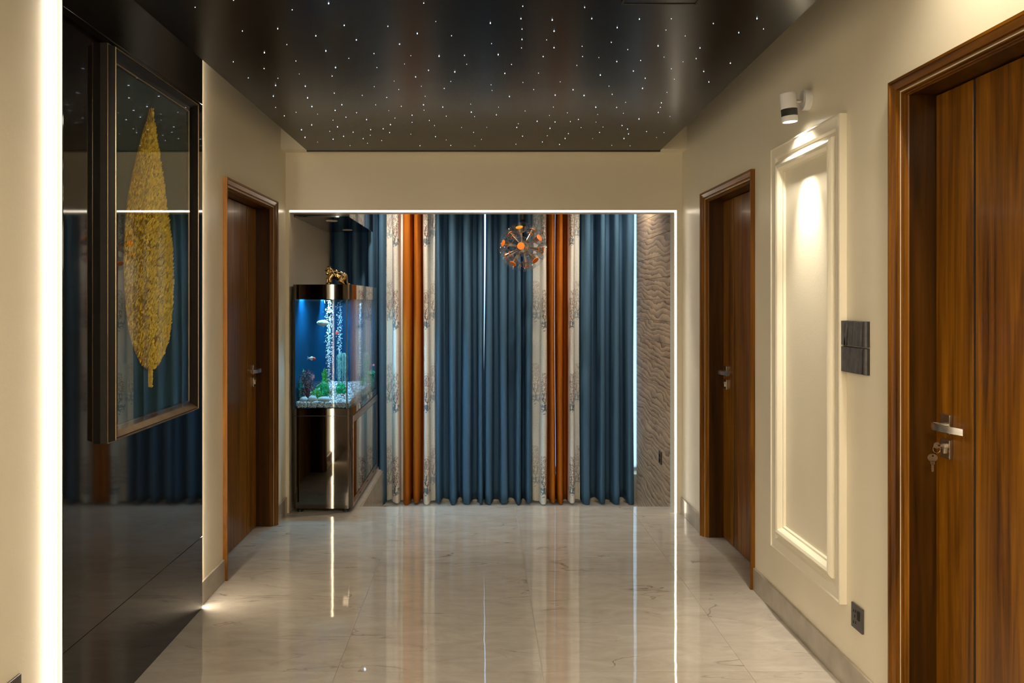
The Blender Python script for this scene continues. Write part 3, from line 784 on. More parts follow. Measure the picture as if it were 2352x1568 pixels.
# leaf outline read off the picture
LX = FP+.010
def onleaf(px, py):
    y = abs(LX)*F/abs(px-CX); return y, H+(CY-py)*y/F
lefts = [(343,248),(338,270),(328,300),(315,350),(303,400),(293,450),(287,500),(284,550),(283,600),(283,650),(287,700),(293,750),(306,800),(322,835),(337,848)]
rights = [(345,248),(349,270),(354,300),(362,350),(371,400),(378,450),(385,500),(392,550),(395,600),(396,650),(394,700),(390,750),(382,795),(364,835),(350,846)]
LA = [onleaf(*p) for p in lefts]; RA = [onleaf(*p) for p in rights]
def edge_y(A, z):
    B = sorted(A, key=lambda t: t[1])
    if z <= B[0][1]: return B[0][0]
    for (ya, za), (yb_, zb) in zip(B, B[1:]):
        if za <= z <= zb: return ya + (yb_-ya)*(z-za)/max(1e-6, zb-za)
    return B[-1][0]
ztop, zbot = min(LA[0][1], RA[0][1]), max(LA[-1][1], RA[-1][1])
ymid = lambda z: 3.14 + 0.0*(z)
# blade (a shallow folded body), flakes and stem
NB = 40; vs, fs = [], []
for i in range(NB+1):
    z = zbot + (ztop-zbot)*i/NB
    a, b = edge_y(LA, z), edge_y(RA, z); mid = a + (b-a)*0.42
    for y, hgt in ((a,.001),((a+mid)/2,.006),(mid,.004),((mid+b)/2,.007),(b,.001)):
        vs.append((LX+hgt-.001, y, z))
for i in range(NB):
    for k in range(4): fs.append((i*5+k, i*5+k+1, (i+1)*5+k+1, (i+1)*5+k))
build('leaf_blade', MB().add(vs, fs), M_flakebase, art, smooth=60)
fl = MB()
nrow = 150
for i in range(nrow):
    z = zbot + (ztop-zbot)*(i+.5)/nrow
    a, b = edge_y(LA, z), edge_y(RA, z); w = b-a
    n = max(1, int(w/.0080))
    for k in range(n+1):
        u = (k + random.uniform(-.25,.25) + (.5 if i % 2 else 0))/(n+1)
        y = a + w*u
        u2 = u/.42 if u < .42 else (u-.42)/.58
        hgt = .003 + .006*math.sin(PI*min(1,max(0,u2)))
        side = -1 if u < .42 else 1
        L_ = random.uniform(.012,.020); wd = random.uniform(.0022,.0040)
        lean = side*(.30*(0.4+abs(u-.42)*1.2)) + random.uniform(-.18,.18)
        dy, dz = math.sin(lean), math.cos(lean)
        px_, pz_ = -dz, dy                                    # width direction in (y, z)
        tip = random.uniform(.000,.009); tw = random.uniform(-.0035,.0035) + side*.0008
        c = (LX+hgt, y, z)
        P0 = (c[0]-.001, y-dy*L_*.5, z-dz*L_*.5)
        P1 = (c[0]+.002+tw, y-px_*wd, z-pz_*wd)
        P2 = (c[0]+tip, y+dy*L_*.5, z+dz*L_*.5)
        P3 = (c[0]+.002-tw, y+px_*wd, z+pz_*wd)
        fl.add([P0,P1,P2,P3], [(0,1,2),(0,2,3)])
f_ = build('gold_flakes', fl, M_flake, art, fix=False); f_['kind'] = 'stuff'; f_['label'] = 'overlapping gold foil flakes covering the leaf'
(sy_, sz_) = onleaf(343, 888)
stp = MB()
for k in range(120):
    z = random.uniform(sz_, zbot+.02); y = sy_ + random.uniform(-.010,.010) + (z-sz_)*.03
    stp.add([(LX+.004,y,z-.008),(LX+.009+random.uniform(-.002,.002),y-.004,z),(LX+.005,y,z+.010),(LX+.009+random.uniform(-.002,.002),y+.004,z)], [(0,1,2),(0,2,3)])
stp.box(LX-.001, LX+.005, sy_-.010, sy_+.012, sz_, zbot+.02)
build('leaf_stem', stp, M_flake, art, fix=False)

# ------------------------------------------------------------------ black glass soffit over the aquarium with two flush discs
ZF = 2.055
sof = thing('alcove_soffit', (-1.13, 6.7, ZF), 'black glossy soffit panel hung over the aquarium', 'ceiling panel')
build('panel', MB().box(XA+.002, -.930, YJ+.002, 7.30, ZF, 2.558), M_soffit, sof)
for i, (px, py) in enumerate(((762,507),(798,528))):
    d = (ZF-H)*F/(CY-py); x = (px-CX)*d/F
    t = tag(build('ceiling_disc', MB().lathe([(.001,-.004),(.040,-.004),(.042,-.002),(.042,-.0002)], Matrix.Translation((x,d,ZF)), 28), M_disc, smooth=40, loc=(x,d,ZF-.004)),
            ('flush cream ceiling disc in the black soffit, nearer one', 'flush cream ceiling disc in the black soffit, farther one')[i], 'downlight')

# ------------------------------------------------------------------ curtains
def sst(a, b, x):
    t = min(1, max(0, (x-a)/(b-a))); return t*t*(3-2*t)
ridges = [(767,795),(808,824),(844,862),(869,886),(901,920),(926,946),(950,966),(972,988),(1001,1014),(1032,1050),(1063,1083),(1098,1111),
          (1116,1131),(1147,1166),(1185,1198),(1207,1222),(1240,1256),(1261,1274),(1277,1292),(1305,1320),(1336,1357),(1374,1390),(1405,1423),(1436,1456)]
sides = [(887,901,.42),(920,926,.30),(988,1000,.45),(1223,1240,.45),(1320,1333,.45),(946,950,.1)]
def level(px):
    v = 0.0
    for a, b in ridges:
        w = sst(a-4.5, a+4, px)*(1-sst(b-4, b+4.5, px))*(.80+.20*math.sin(PI*min(1,max(0,(px-a)/(b-a)))))
        v = max(v, w)
    for a, b, l in sides:
        v = max(v, l*sst(a-1.5, a+1.5, px)*(1-sst(b-1.5, b+1.5, px)))
    return v
def cpos(px, z, h0, h1):
    f = (z+.29)/2.7
    sh = 1.6*math.sin(px*.045+f*3.0)*(1-f)*.8 + 1.0*math.sin(f*5+px*.11)
    if 1112.6 < px < 1128: sh -= 4.4*(1-sst(.75, 2.1, z))*(1-sst(1114.5,1128,px))
    L_ = level(px)
    y = YC + .080 - .160*L_ + .008*math.sin(px*.30+f*4)*(1-f)
    x = (px+sh*.8-CX)*YC/F
    return x, y
def cloth(px0, px1, step, rows, hem):
    cols = int((px1-px0)/step)+1
    pxs = [px0+(px1-px0)*i/(cols-1) for i in range(cols)]
    vs, fs, uv = [], [], []
    # arc length along the fabric
    s_ = [0.0]
    for i in range(1, cols):
        a, b = cpos(pxs[i-1], 1.0, 0, 0), cpos(pxs[i], 1.0, 0, 0)
        s_.append(s_[-1]+math.hypot(b[0]-a[0], b[1]-a[1]))
    for r_ in range(rows):
        f = r_/(rows-1)
        for i, px in enumerate(pxs):
            zb = hem + .010*math.sin(px*.12) - .014*level(px)
            z = zb + (2.555-zb)*f
            x, y = cpos(px, z, 0, 0)
            vs.append((x, y, z)); uv.append((s_[i], z))
    for r_ in range(rows-1):
        for i in range(cols-1):
            fs.append((r_*cols+i, r_*cols+i+1, (r_+1)*cols+i+1, (r_+1)*cols+i))
    return vs, fs, uv, s_[-1]
# printed trees
def seg(p, a, b):
    vx, vy = b[0]-a[0], b[1]-a[1]; t = ((p[0]-a[0])*vx+(p[1]-a[1])*vy)/(vx*vx+vy*vy+1e-9); t = max(0, min(1, t))
    return math.hypot(p[0]-a[0]-vx*t, p[1]-a[1]-vy*t)
TRUNK = [((0,-.02),(.004,.035)),((.004,.035),(-.022,.075)),((.004,.035),(.024,.072)),((-.022,.075),(-.030,.12)),((.024,.072),(.018,.12)),((.018,.12),(.026,.16)),((-.012,.06),(-.004,.13))]
PER = .722
def lin(c): return tuple(c)
CREAM = (.82,.765,.66); TWIG = (.06,.055,.055); FOL = (.30,.165,.115); FOL2 = (.34,.25,.23); SHR = (.06,.135,.20)
def print_color(s, z, trees, seed):
    c = list(CREAM)
    for (ts, dz, k) in trees:
        lz = (z - (dz + .31)) % PER                       # height above this tree's foot
        if lz > PER-.07: lz -= PER
        ls = (s-ts)
        if abs(ls) > .085: continue
        p = (ls, lz)
        # shrubs at the foot
        if -.07 < lz < .055:
            v = noise.noise(Vector((ls*55+seed, lz*60, seed))) 
            hgt = .020+.03*abs(noise.noise(Vector((ls*40, seed, 3.1))))
            if lz < hgt and v + .35*(1-abs(ls)/.085) - max(0, -lz-.02)*18 > .10:
                m = .75*k; c = [c[i]*(1-m)+SHR[i]*m for i in range(3)]
        if .03 < lz < .30:
            e = ((lz-.165)/.14)**2 + (ls/(.055))**2
            if e < 1.1:
                v = noise.noise(Vector((ls*190+seed*3, lz*190, seed))) + .55*noise.noise(Vector((ls*60, lz*60, seed*2)))
                if v > -.02 + .35*max(0, e-.5):
                    m = (.70+.3*random.random())*k; q = FOL if random.random() < .6 else FOL2
                    c = [c[i]*(1-m)+q[i]*m for i in range(3)]
        if -.03 < lz < .17:
            dmin = min(seg(p, a, b) for a, b in TRUNK)
            w = .0034 - .011*max(0, lz-.03)
            if dmin < max(.0015, w):
                m = .85*k; c = [c[i]*(1-m)+TWIG[i]*m for i in range(3)]
        if .40 < lz < .50:                                 # sparse birch flecks
            if noise.noise(Vector((ls*70+seed, lz*260, seed))) > .46:
                c = [c[i]*.72 for i in range(3)]
    return c
def curtain(name, label, parts):
    xm = (min(p[1] for p in parts)+max(p[2] for p in parts))/2
    t = thing(name, ((xm-CX)*YC/F, YC, ZP), label, 'curtain', 'floor-length curtains of the window wall')
    for nm, a, b, trees, seed in parts:
        if nm == 'printed_strip':
            vs, fs, uv, ln = cloth(a, b, .62, 900, -.280)
        else:
            vs, fs, uv, ln = cloth(a, b, .9, 34, -.285)
        o = build(nm, MB().add(vs, fs), {'blue_panel':M_blue,'orange_panel':M_orange,'printed_strip':M_print}[nm], t, fix=False)
        o.data.shade_smooth()
        if nm == 'printed_strip':
            at = o.data.color_attributes.new('print', 'FLOAT_COLOR', 'POINT')
            # tree positions were given in pixels: convert to arc length
            tl = []
            for px, dz, k in trees:
                n_ = max(1, int((px-a)/.62)); best = min(range(len(uv[:int((b-a)/.62)+1])), key=lambda i: abs(i-n_))
                tl.append((uv[best][0], dz, k))
            buf = []
            for s, z in uv:
                c = print_color(s, z, tl, seed); buf += [c[0], c[1], c[2], 1.0]
            at.data.foreach_set('color', buf)
        sol = o.modifiers.new('thickness', 'SOLIDIFY'); sol.thickness = .0012
        if nm == 'printed_strip': o.modifiers.remove(sol)
    return t
ZB0 = -.31 + (1150-1115)*YC/F      # foot of the lowest tree above the hem
fz = [H + (CY-py)*YC/F for py in (1122,)][0] + .0
D0 = fz
curtain('curtain', 'leftmost blue curtain, partly behind the aquarium', [('blue_panel',758,887,None,0),('printed_strip',886.5,925.5,[(909,D0-.31,1.0),(894,D0-.23,.6)],1.3),('orange_panel',925,948.3,None,0)])
curtain('curtain', 'blue curtain left of the bright central slit, orange strip on its left', [('orange_panel',948.1,972.3,None,0),('printed_strip',972,1000.5,[(981,D0-.31,1.0),(995,D0-.23,.6)],2.7),('blue_panel',1000,1111.6,None,0)])
curtain('curtain', 'blue curtain right of the bright central slit, behind the chandelier', [('blue_panel',1114.9,1223,None,0),('printed_strip',1222.5,1256.5,[(1248,D0-.31,1.0),(1231,D0-.23,.6)],4.1),('orange_panel',1256,1275.6,None,0)])
curtain('curtain', 'rightmost blue curtain beside the marble wall', [('orange_panel',1275.8,1305,None,0),('printed_strip',1304.5,1333.5,[(1312,D0-.31,1.0),(1327,D0-.23,.6)],5.9),('blue_panel',1333,1456.3,None,0)])

# ------------------------------------------------------------------ chandelier
cc = PT(1201, 567, 6.75)
ch = thing('chandelier', cc, 'chrome sputnik chandelier with glass dishes and orange discs', 'chandelier')
build('hub', MB().ico(cc, .052, 3), M_chrome, ch, smooth=60)
build('stem', MB().lathe([(.009,.04),(.009,.21),(.020,.215),(.020,.30),(.009,.305),(.009,2.55-cc.z),(.045,2.55-cc.z),(.045,2.56-cc.z)], Matrix.Translation(cc), 20), M_stem, ch, smooth=40)
ax = Vector((-.14, -1.0, -.02)).normalized()
e1 = ax.cross(Vector((0,0,1))).normalized()
e2 = e1.cross(ax).normalized()
if e1.x < 0: e1 = -e1
dirs = [ax, -ax]
for k in range(5):
    a = R(98 + 72*k); dirs.append((ax*.447 + (e1*math.cos(a)+e2*math.sin(a))*.894).normalized())
    a = R(62 + 72*k); dirs.append((-ax*.447 + (e1*math.cos(a)+e2*math.sin(a))*.894).normalized())
RA_ = .178
for d in dirs:
    Mx = Matrix.Translation(cc) @ d.to_track_quat('Z', 'Y').to_matrix().to_4x4()
    arm = build('arm', MB().lathe([(.0075,.044),(.0215,RA_-.014)], Mx, 18), M_chrome, ch, smooth=50)
    build('orange_disc', MB().lathe([(.001,RA_-.011),(.0280,RA_-.011),(.0290,RA_-.008),(.0280,RA_-.005),(.001,RA_-.004)], Mx, 24), M_odisc, arm, smooth=35)
    build('glass_dish', MB().lathe([(.022,RA_-.046),(.045,RA_-.040),(.066,RA_-.020),(.0745,RA_+.002),(.0735,RA_+.0035),(.0715,RA_+.002),(.063,RA_-.019),(.044,RA_-.0375),(.022,RA_-.0435),(.022,RA_-.046)], Mx, 36, cap=False), M_dish, arm, smooth=60)
    build('disc_reflection', MB().lathe([(.0200,RA_-.049),(.0235,RA_-.049),(.0235,RA_-.0465),(.0200,RA_-.0465),(.0200,RA_-.049)], Mx, 24, cap=False), M_odisc, arm)  # ring stands for the orange disc mirrored in its glass dish

# ------------------------------------------------------------------ aquarium
tx0, tx1, ty0, ty1 = -1.306, -.894, 5.870, 7.300
tz = dict(foot=0.0, cab=.028, band=.668, glass=.7195, lid=1.475, top=1.577)
aq = thing('aquarium', ((tx0+tx1)/2, (ty0+ty1)/2, 0), 'tall black mirror-finish aquarium cabinet with lit blue tank', 'aquarium')
def rrect(x0, x1, y0, y1, r, n=7):
    P = []
    for cx, cy, a0 in ((x1-r, y1-.004, 0),(x0+.004, y1-.004, 90)):
        P.append((x1, y1) if a0 == 0 else (x0, y1))
    for k in range(n+1):
        a = PI + PI/2*k/n; P.append((x0+r+r*math.cos(a), y0+r+r*math.sin(a)))
    for k in range(n+1):
        a = 1.5*PI + PI/2*k/n; P.append((x1-r+r*math.cos(a), y0+r+r*math.sin(a)))
    return P
def slab(z0, z1, inset=0.0, r=.030):
    P = rrect(tx0+inset, tx1-inset, ty0+inset, ty1-inset, r)
    return MB().prism([(x,y,z0) for x,y in P], [(x,y,z1) for x,y in P])
PO, PI_ = rrect(tx0, tx1, ty0, ty1, .030), rrect(tx0+.010, tx1-.010, ty0+.010, ty1-.010, .022)
nP = len(PO); zl0, zl1, zl2 = tz['lid'], tz['top']-.012, tz['top']
vs = [(x,y,zl0) for x,y in PO] + [(x,y,zl2) for x,y in PO] + [(x,y,zl0) for x,y in PI_] + [(x,y,zl1) for x,y in PI_]
fs = []
for k in range(nP):
    k2 = (k+1) % nP
    fs += [(k,k2,nP+k2,nP+k), (2*nP+k2,2*nP+k,3*nP+k,3*nP+k2), (k2,k,2*nP+k,2*nP+k2)]
fs += [tuple(range(nP,2*nP)), tuple(range(3*nP,4*nP))[::-1]]
build('lid', MB().add(vs, fs), M_bmirror, aq, smooth=30, wn=True)
build('base_band', slab(tz['band']+.0015, tz['glass']), M_bmirror, aq, smooth=30, wn=True)
cab = build('cabinet', slab(tz['cab'], tz['band']-.0015), M_bmirror, aq, smooth=30, wn=True)
build('shadow_gap', slab(tz['band']-.0015, tz['band']+.0015, .004), M_gloss, aq)
for fx, fy in ((tx0+.045,ty0+.045),(tx1-.045,ty0+.045),(tx0+.045,ty1-.045),(tx1-.045,ty1-.045)):
    build('foot', MB().lathe([(.024,0),(.024,.012),(.018,.014),(.018,tz['cab'])], Matrix.Translation((fx,fy,0)), 18), M_gloss, aq, smooth=40)
# side door: bronze border round a dark mirror
sd = build('side_door', MB().box(tx1+.0003, tx1+.0020, ty0+.070, ty1-.05, .09, .61), M_bmirror, aq)
bz = MB()
for (a, b, c, d) in ((ty0+.035, ty1-.004, .030, .085),(ty0+.035, ty1-.004, .615, .664),(ty0+.035, ty0+.068, .085, .615),(ty1-.045, ty1-.004, .085, .615)):
    bz.box(tx1+.0003, tx1+.0045, a, b, c, d)
build('bronze_border', bz, M_bronze, aq, bev=0.001)
for k, y in enumerate((6.25, 6.65, 7.0)):
    build('vent_slot', MB().box(tx1+.0040, tx1+.0050, y-.020, y+.020, .050, .062), M_groove, aq)
# glass
g = .008; z0, z1 = tz['glass'], tz['lid']
build('front_pane', MB().box(tx0+.012, tx1-.036, ty0+.003, ty0+.003+g, z0, z1), M_tglass, aq)
build('side_pane', MB().box(tx1-.003-g, tx1-.003, ty0+.036, ty1-.01, z0, z1), M_tglass, aq)
cr = MB(); r1, r2 = .033, .025; vs, fs = [], []
for k in range(9):
    a = 1.5*PI + PI/2*k/8
    for r in (r1, r2):
        for z in (z0, z1): vs.append((tx1-.036+r*math.cos(a), ty0+.036+r*math.sin(a), z))
for k in range(8):
    i = k*4; fs += [(i,i+1,i+5,i+4),(i+2,i+6,i+7,i+3)]
build('curved_corner_pane', cr.add(vs, fs), M_tglass, aq, smooth=60)
build('corner_seam', MB().box(tx1-.040, tx1-.032, ty0+.010, ty0+.022, z0, z1), M_gloss, aq)
build('left_pane', MB().box(tx0+.002, tx0+.010, ty0+.01, ty1-.01, z0, z1), M_deep, aq)
build('back_pane', MB().box(tx0+.010, tx1-.012, ty1-.018, ty1-.010, z0, z1), M_deep, aq)
build('left_seal', MB().box(tx0+.001, tx0+.018, ty0+.002, ty0+.012, z0, z1), M_gloss, aq)
build('rear_seal', MB().box(tx1-.014, tx1-.001, ty1-.022, ty1-.006, z0, z1), M_gloss, aq)
wx0, wx1, wy0, wy1 = tx0+.0185, tx1-.0165, ty0+.0165, ty1-.022
build('water', MB().box(wx0, wx1-.001, wy0, wy1, z0+.0005, z1-.012), M_water, aq)
for ly_ in (6.12, 6.92):
    lb = build('lamp_bar', MB().box(tx0+.05, tx1-.05, ly_-.016, ly_+.016, 1.532, 1.540), M_tanklamp, aq)
    build('added_lamp_hood', MB().box(tx0+.05, tx1-.05, ly_-.026, ly_-.022, 1.502, 1.560).box(tx0+.05, tx1-.05, ly_+.020, ly_+.024, 1.525, 1.560).box(tx0+.05, tx1-.05, ly_-.022, ly_+.020, 1.545, 1.560), M_gloss, lb)  # hood added to keep the lamp bar out of the floor's reflection

# gravel
GZ = z0+.001
def gh(x, y):                                     # gravel surface
    return z0 + .040 + .022*sst(5.9, 6.3, y) + .008*noise.noise(Vector((x*6, y*6, 1)))
gv = MB()
vs0, fs0 = ICO[1]
def peb(x, y, z, r):
    ax_ = Vector((random.uniform(-1,1), random.uniform(-1,1), random.uniform(-1,1))).normalized()
    M_ = Matrix.Translation((x,y,z)) @ Matrix.Rotation(random.uniform(0,6), 4, ax_) @ Matrix.Diagonal((r*random.uniform(.8,1.3), r*random.uniform(.7,1.1), r*random.uniform(.6,.9), 1))
    gv.ico(None, None, 1, M_)
for k in range(900):
    peb(random.uniform(wx0+.006, wx1-.006), wy0+.006+random.uniform(0,.006), random.uniform(GZ+.005, gh(-1.1,wy0)), random.uniform(.0045,.0075))
for k in range(1500):
    y = random.uniform(wy0+.01, wy1-.01); peb(wx1-.008-random.uniform(0,.005), y, random.uniform(GZ+.005, gh(wx1,y)), random.uniform(.0045,.0075))
for k in range(2200):
    x, y = random.uniform(wx0+.006, wx1-.006), wy0 + .006 + (wy1-wy0-.012)*random.random()**1.5
    peb(x, y, gh(x,y)-.003, random.uniform(.005,.0085))
vs, fs = [], []
nx, ny = 8, 24
for j in range(ny+1):
    for i in range(nx+1):
        x = wx0+.012+(wx1-wx0-.026)*i/nx; y = wy0+.014+(wy1-wy0-.02)*j/ny; vs.append((x,y,gh(x,y)-.006))
for j in range(ny):
    for i in range(nx): fs.append((j*(nx+1)+i, j*(nx+1)+i+1, (j+1)*(nx+1)+i+1, (j+1)*(nx+1)+i))
gv.add(vs, fs)
tag(build('gravel', gv, M_peb, loc=(-1.1,6.5,z0), fix=False), 'pale gravel bed covering the bottom of the aquarium', 'gravel', kind='stuff')

# stones
for i, (px, py, w, h, lab) in enumerate(((698,918,20,15,'round grey river stone in the aquarium, left of three'),(718,916,20,17,'round grey river stone in the aquarium, middle of three'),(744,917,29,14,'long grey river stone in the aquarium, right of three'))):
    c = PT(px, py, 5.945); k = 5.945/F
    mb = MB(); vv, ff_ = ICO[3]
    mb.add([(c.x+v[0]*w*.5*k*(1+.06*noise.noise(Vector(v)*2+Vector((i*5,0,0)))), c.y+v[1]*.026, c.z+v[2]*h*.5*k*(1+.08*noise.noise(Vector(v)*1.6+Vector((i*9,0,0))))) for v in vv], ff_)
    tag(build('river_stone', mb, M_stone, loc=tuple(c), smooth=80), lab, 'stone', 'grey river stones in the aquarium')
c = PT(787, 907, 6.02)
tag(build('red_pebble', MB().ico(c, (.011,.009,.007), 2), M_pink, loc=tuple(c), smooth=80), 'small red pebble on the aquarium gravel by the corner', 'stone')

# plants
def leaf_cloud(mb, inside, box, n, size, up=.4):
    (x0,x1),(y0,y1),(z0_,z1_) = box; k = 0; tries = 0
    while k < n and tries < n*30:
        tries += 1
        p = Vector((random.uniform(x0,x1), random.uniform(y0,y1), random.uniform(z0_,z1_)))
        if not inside(p): continue
        k += 1
        d = Vector((random.uniform(-1,1), random.uniform(-1,1), random.uniform(-1,1)+up)).normalized()
        q_ = d.cross(Vector((random.uniform(-1,1),random.uniform(-1,1),random.uniform(-1,1)))).normalized()
        s_ = size*random.uniform(.6,1.4)
        mb.add([p-d*s_, p+q_*s_*.28, p+d*s_, p-q_*s_*.28], [(0,1,2),(0,2,3)])
    return mb
def bush(name, label, px, py0, py1, wpx, depth, m, n, size, shape='ellipsoid', cat='aquarium plant'):
    k = depth/F; c0 = PT(px, py1, depth); h = (py1-py0)*k; w = wpx*k/2
    t = thing(name, tuple(c0), label, cat)
    def ins(p):
        f = (p.z-c0.z)/h
        if f < 0 or f > 1: return False
        if shape == 'cone': r = w*(1-f)**.6*min(1, f*5+.35)
        elif shape == 'tuft': r = w*(.35+.65*f)
        else: r = w*math.sqrt(max(0, 1-(2*f-1)**2))
        return (p.x-c0.x)**2 + ((p.y-c0.y)*1.0)**2 < r*r
    f_ = build('foliage', leaf_cloud(MB(), ins, ((c0.x-w,c0.x+w),(c0.y-w,c0.y+w),(c0.z,c0.z+h)), n, size, .9), m, t, fix=False)
    build('stem', MB().tube([(c0.x,c0.y,min(c0.z, gh(c0.x,c0.y))-.006),(c0.x+.004,c0.y,c0.z+h*.3),(c0.x,c0.y,c0.z+h*.7)], .003, 6, [.004,.003,.0015]), M_wood, t)
    return t
bush('conifer_plant', 'conical leaf-green plastic plant in the aquarium beside the bubbles', 746, 842, 905, 24, 6.25, M_green2, 620, .011, 'cone')
bush('green_bush', 'bright green bush at the left edge of the aquarium', 687, 838, 880, 22, 6.16, M_green, 360, .013)
bush('teal_bush', 'teal green low foliage in the aquarium bottom left corner', 686, 870, 925, 24, 6.03, M_teal_p, 380, .012)
bush('low_bush', 'low lime green bush behind the aquarium stones', 727, 892, 922, 28, 6.06, M_green2, 340, .010)
bush('fern_bush', 'green fern clump in the middle of the aquarium', 744, 876, 920, 26, 6.14, M_green, 360, .012)
bush('corner_bush', 'fluffy green bush in the right front corner of the aquarium', 784, 878, 912, 24, 6.28, M_green, 420, .012)
bush('side_grass', 'tall green grass tuft at the rear right of the aquarium', 849, 853, 903, 22, 7.05, M_teal_p, 420, .018, 'tuft')
bush('side_tuft', 'small lime tuft by the aquarium side glass', 834, 868, 905, 8, 6.85, M_green2, 120, .012, 'tuft')
# dark red branching plant
c0 = PT(707, 922, 6.02); k = 6.02/F
t = thing('dark_red_plant', tuple(c0), 'dark red branching plant with pale tips at the aquarium front left', 'aquarium plant')
brm = MB(); tips = MB(); lv = MB()
for i in range(26):
    a = random.uniform(-1,1); top = Vector((c0.x + a*15*k + random.uniform(-2,2)*k, c0.y+random.uniform(-.02,.02), c0.z + (random.uniform(25,72) - abs(a)*14)*k))
    mid = Vector((c0.x+a*4*k, c0.y, c0.z + (top.z-c0.z)*.5))
    brm.tube([(c0.x,c0.y,gh(c0.x,c0.y)-.006), mid, top], .003, 6, [.005,.003,.0015])
def insd(p):
    X, Z = (p.x-c0.x)/k, (p.z-c0.z)/k
    return (abs(X+1) < 15.5 and 34 < Z < 74 and ((X+1)/15.5)**2+((Z-54)/20.5)**2 < 1) or ((X-7)**2+(Z-32)**2 < 70) or ((X+12)**2+(Z-24)**2 < 60)
bx = ((c0.x-18*k,c0.x+18*k),(c0.y-.035,c0.y+.035),(c0.z,c0.z+76*k))
leaf_cloud(lv, insd, bx, 620, .0075, .2); leaf_cloud(tips, insd, ((bx[0]),(c0.y-.040,c0.y-.01),bx[2]), 190, .0045, .2)
build('branches', brm, M_purple, t, smooth=60); build('foliage', lv, M_purple, t, fix=False); build('pale_tips', tips, M_ptip, t, fix=False)
# weeping strands
def weeping(label, px, py0, py1, wpx, depth, n):
    k = depth/F; top = PT(px, py0, depth); h = (py1-py0)*k; w = wpx*k/2
    t = thing('weeping_plant', (top.x, top.y, top.z-h), label, 'aquarium plant')
    mb = MB()
    for i in range(n):
        a, b = random.uniform(-w,w), random.uniform(-w,w); l = h*random.uniform(.5,1.0); x, y = top.x, top.y
        pt = [(x,y,top.z-.004), (x+a*.6,y+b*.6,top.z+random.uniform(-.004,.006)), (x+a,y+b,top.z-.02)]
        for s_ in range(1,6): pt.append((x+a+random.uniform(-.003,.003), y+b+random.uniform(-.003,.003), top.z-.02-(l-.02)*s_/5))
        mb.tube(pt, .0011, 4)
    build('strands', mb, M_strand, t)
    build('stem', MB().tube([(top.x,top.y,gh(top.x,top.y)-.006),(top.x+.006,top.y,top.z-h*.5),(top.x,top.y,top.z)], .003, 6), M_wood, t)
weeping('pale weeping plant at the left edge of the aquarium', 688, 808, 880, 22, 6.28, 46)
weeping('pale weeping plant in the right front corner of the aquarium', 786, 812, 886, 24, 6.45, 60)
weeping('pale weeping plant seen through the aquarium side glass', 842, 810, 880, 14, 6.80, 40)
# arching frond
c = PT(752, 880, 6.10)
t = thing('arching_frond', tuple(PT(757, 918, 6.10)), 'pale green frond arching over the aquarium middle', 'aquarium plant')
pts_ = [PT(757,920,6.10), PT(757,895,6.10), PT(751,880,6.09), PT(738,879,6.08), PT(726,888,6.07)]
build('frond_stem', MB().tube(pts_, .0022, 6), M_strand, t, smooth=60)
fm = MB()
for i in range(60):
    u = random.uniform(1.2,4); a = int(min(3,u)); p = pts_[a].lerp(pts_[min(4,a+1)], u-a)
    dz = random.uniform(.01,.028); fm.add([p, p+Vector((.003,0,-dz*.5)), p+Vector((random.uniform(-.006,.006),random.uniform(-.01,.01),-dz)), p+Vector((-.003,0,-dz*.5))], [(0,1,2),(0,2,3)])
build('leaflets', fm, M_green, t, fix=False)
# driftwood
t = tag(build('driftwood', MB().tube([PT(762,921,6.22),PT(757,900,6.22),PT(754,885,6.22)], .008, 8, [.014,.009,.003]).tube([PT(758,905,6.22),PT(766,890,6.22)], .005, 8, [.006,.003]), M_wood, loc=tuple(PT(760,921,6.22)), smooth=60), 'forked brown driftwood piece behind the aquarium gravel', 'driftwood')

# bubbles
def bubbles(label, px, wpx, depth, py0, py1, n):
    k = depth/F; mb = MB()
    base = PT(px, py1, depth)
    for i in range(n):
        py = random.uniform(py0, py1); f = (py1-py)/(py1-py0)
        p = PT(px + random.gauss(0, .30)*wpx*(.30+.25*f), py, depth)
        r = random.uniform(.0016, .0050)*(.7+.3*f)
        mb.ico((p.x, p.y+random.gauss(0,.012), p.z), (r*random.uniform(.8,1.3), r, r*random.uniform(.7,1.5)), 1)
    tag(build('bubble_column', mb, M_bub, loc=tuple(base), smooth=80, fix=False), label, 'bubbles', kind='stuff')
bubbles('column of air bubbles rising in the middle of the aquarium', 756, 26, 6.22, 690, 905, 620)
bubbles('column of air bubbles rising at the aquarium front corner', 780, 22, 6.50, 690, 880, 430)
bubbles('column of air bubbles behind the aquarium side glass', 827, 9, 6.88, 692, 905, 420)
bubbles('thin bubbles along the left pane of the aquarium', 684, 14, 6.35, 690, 800, 170)

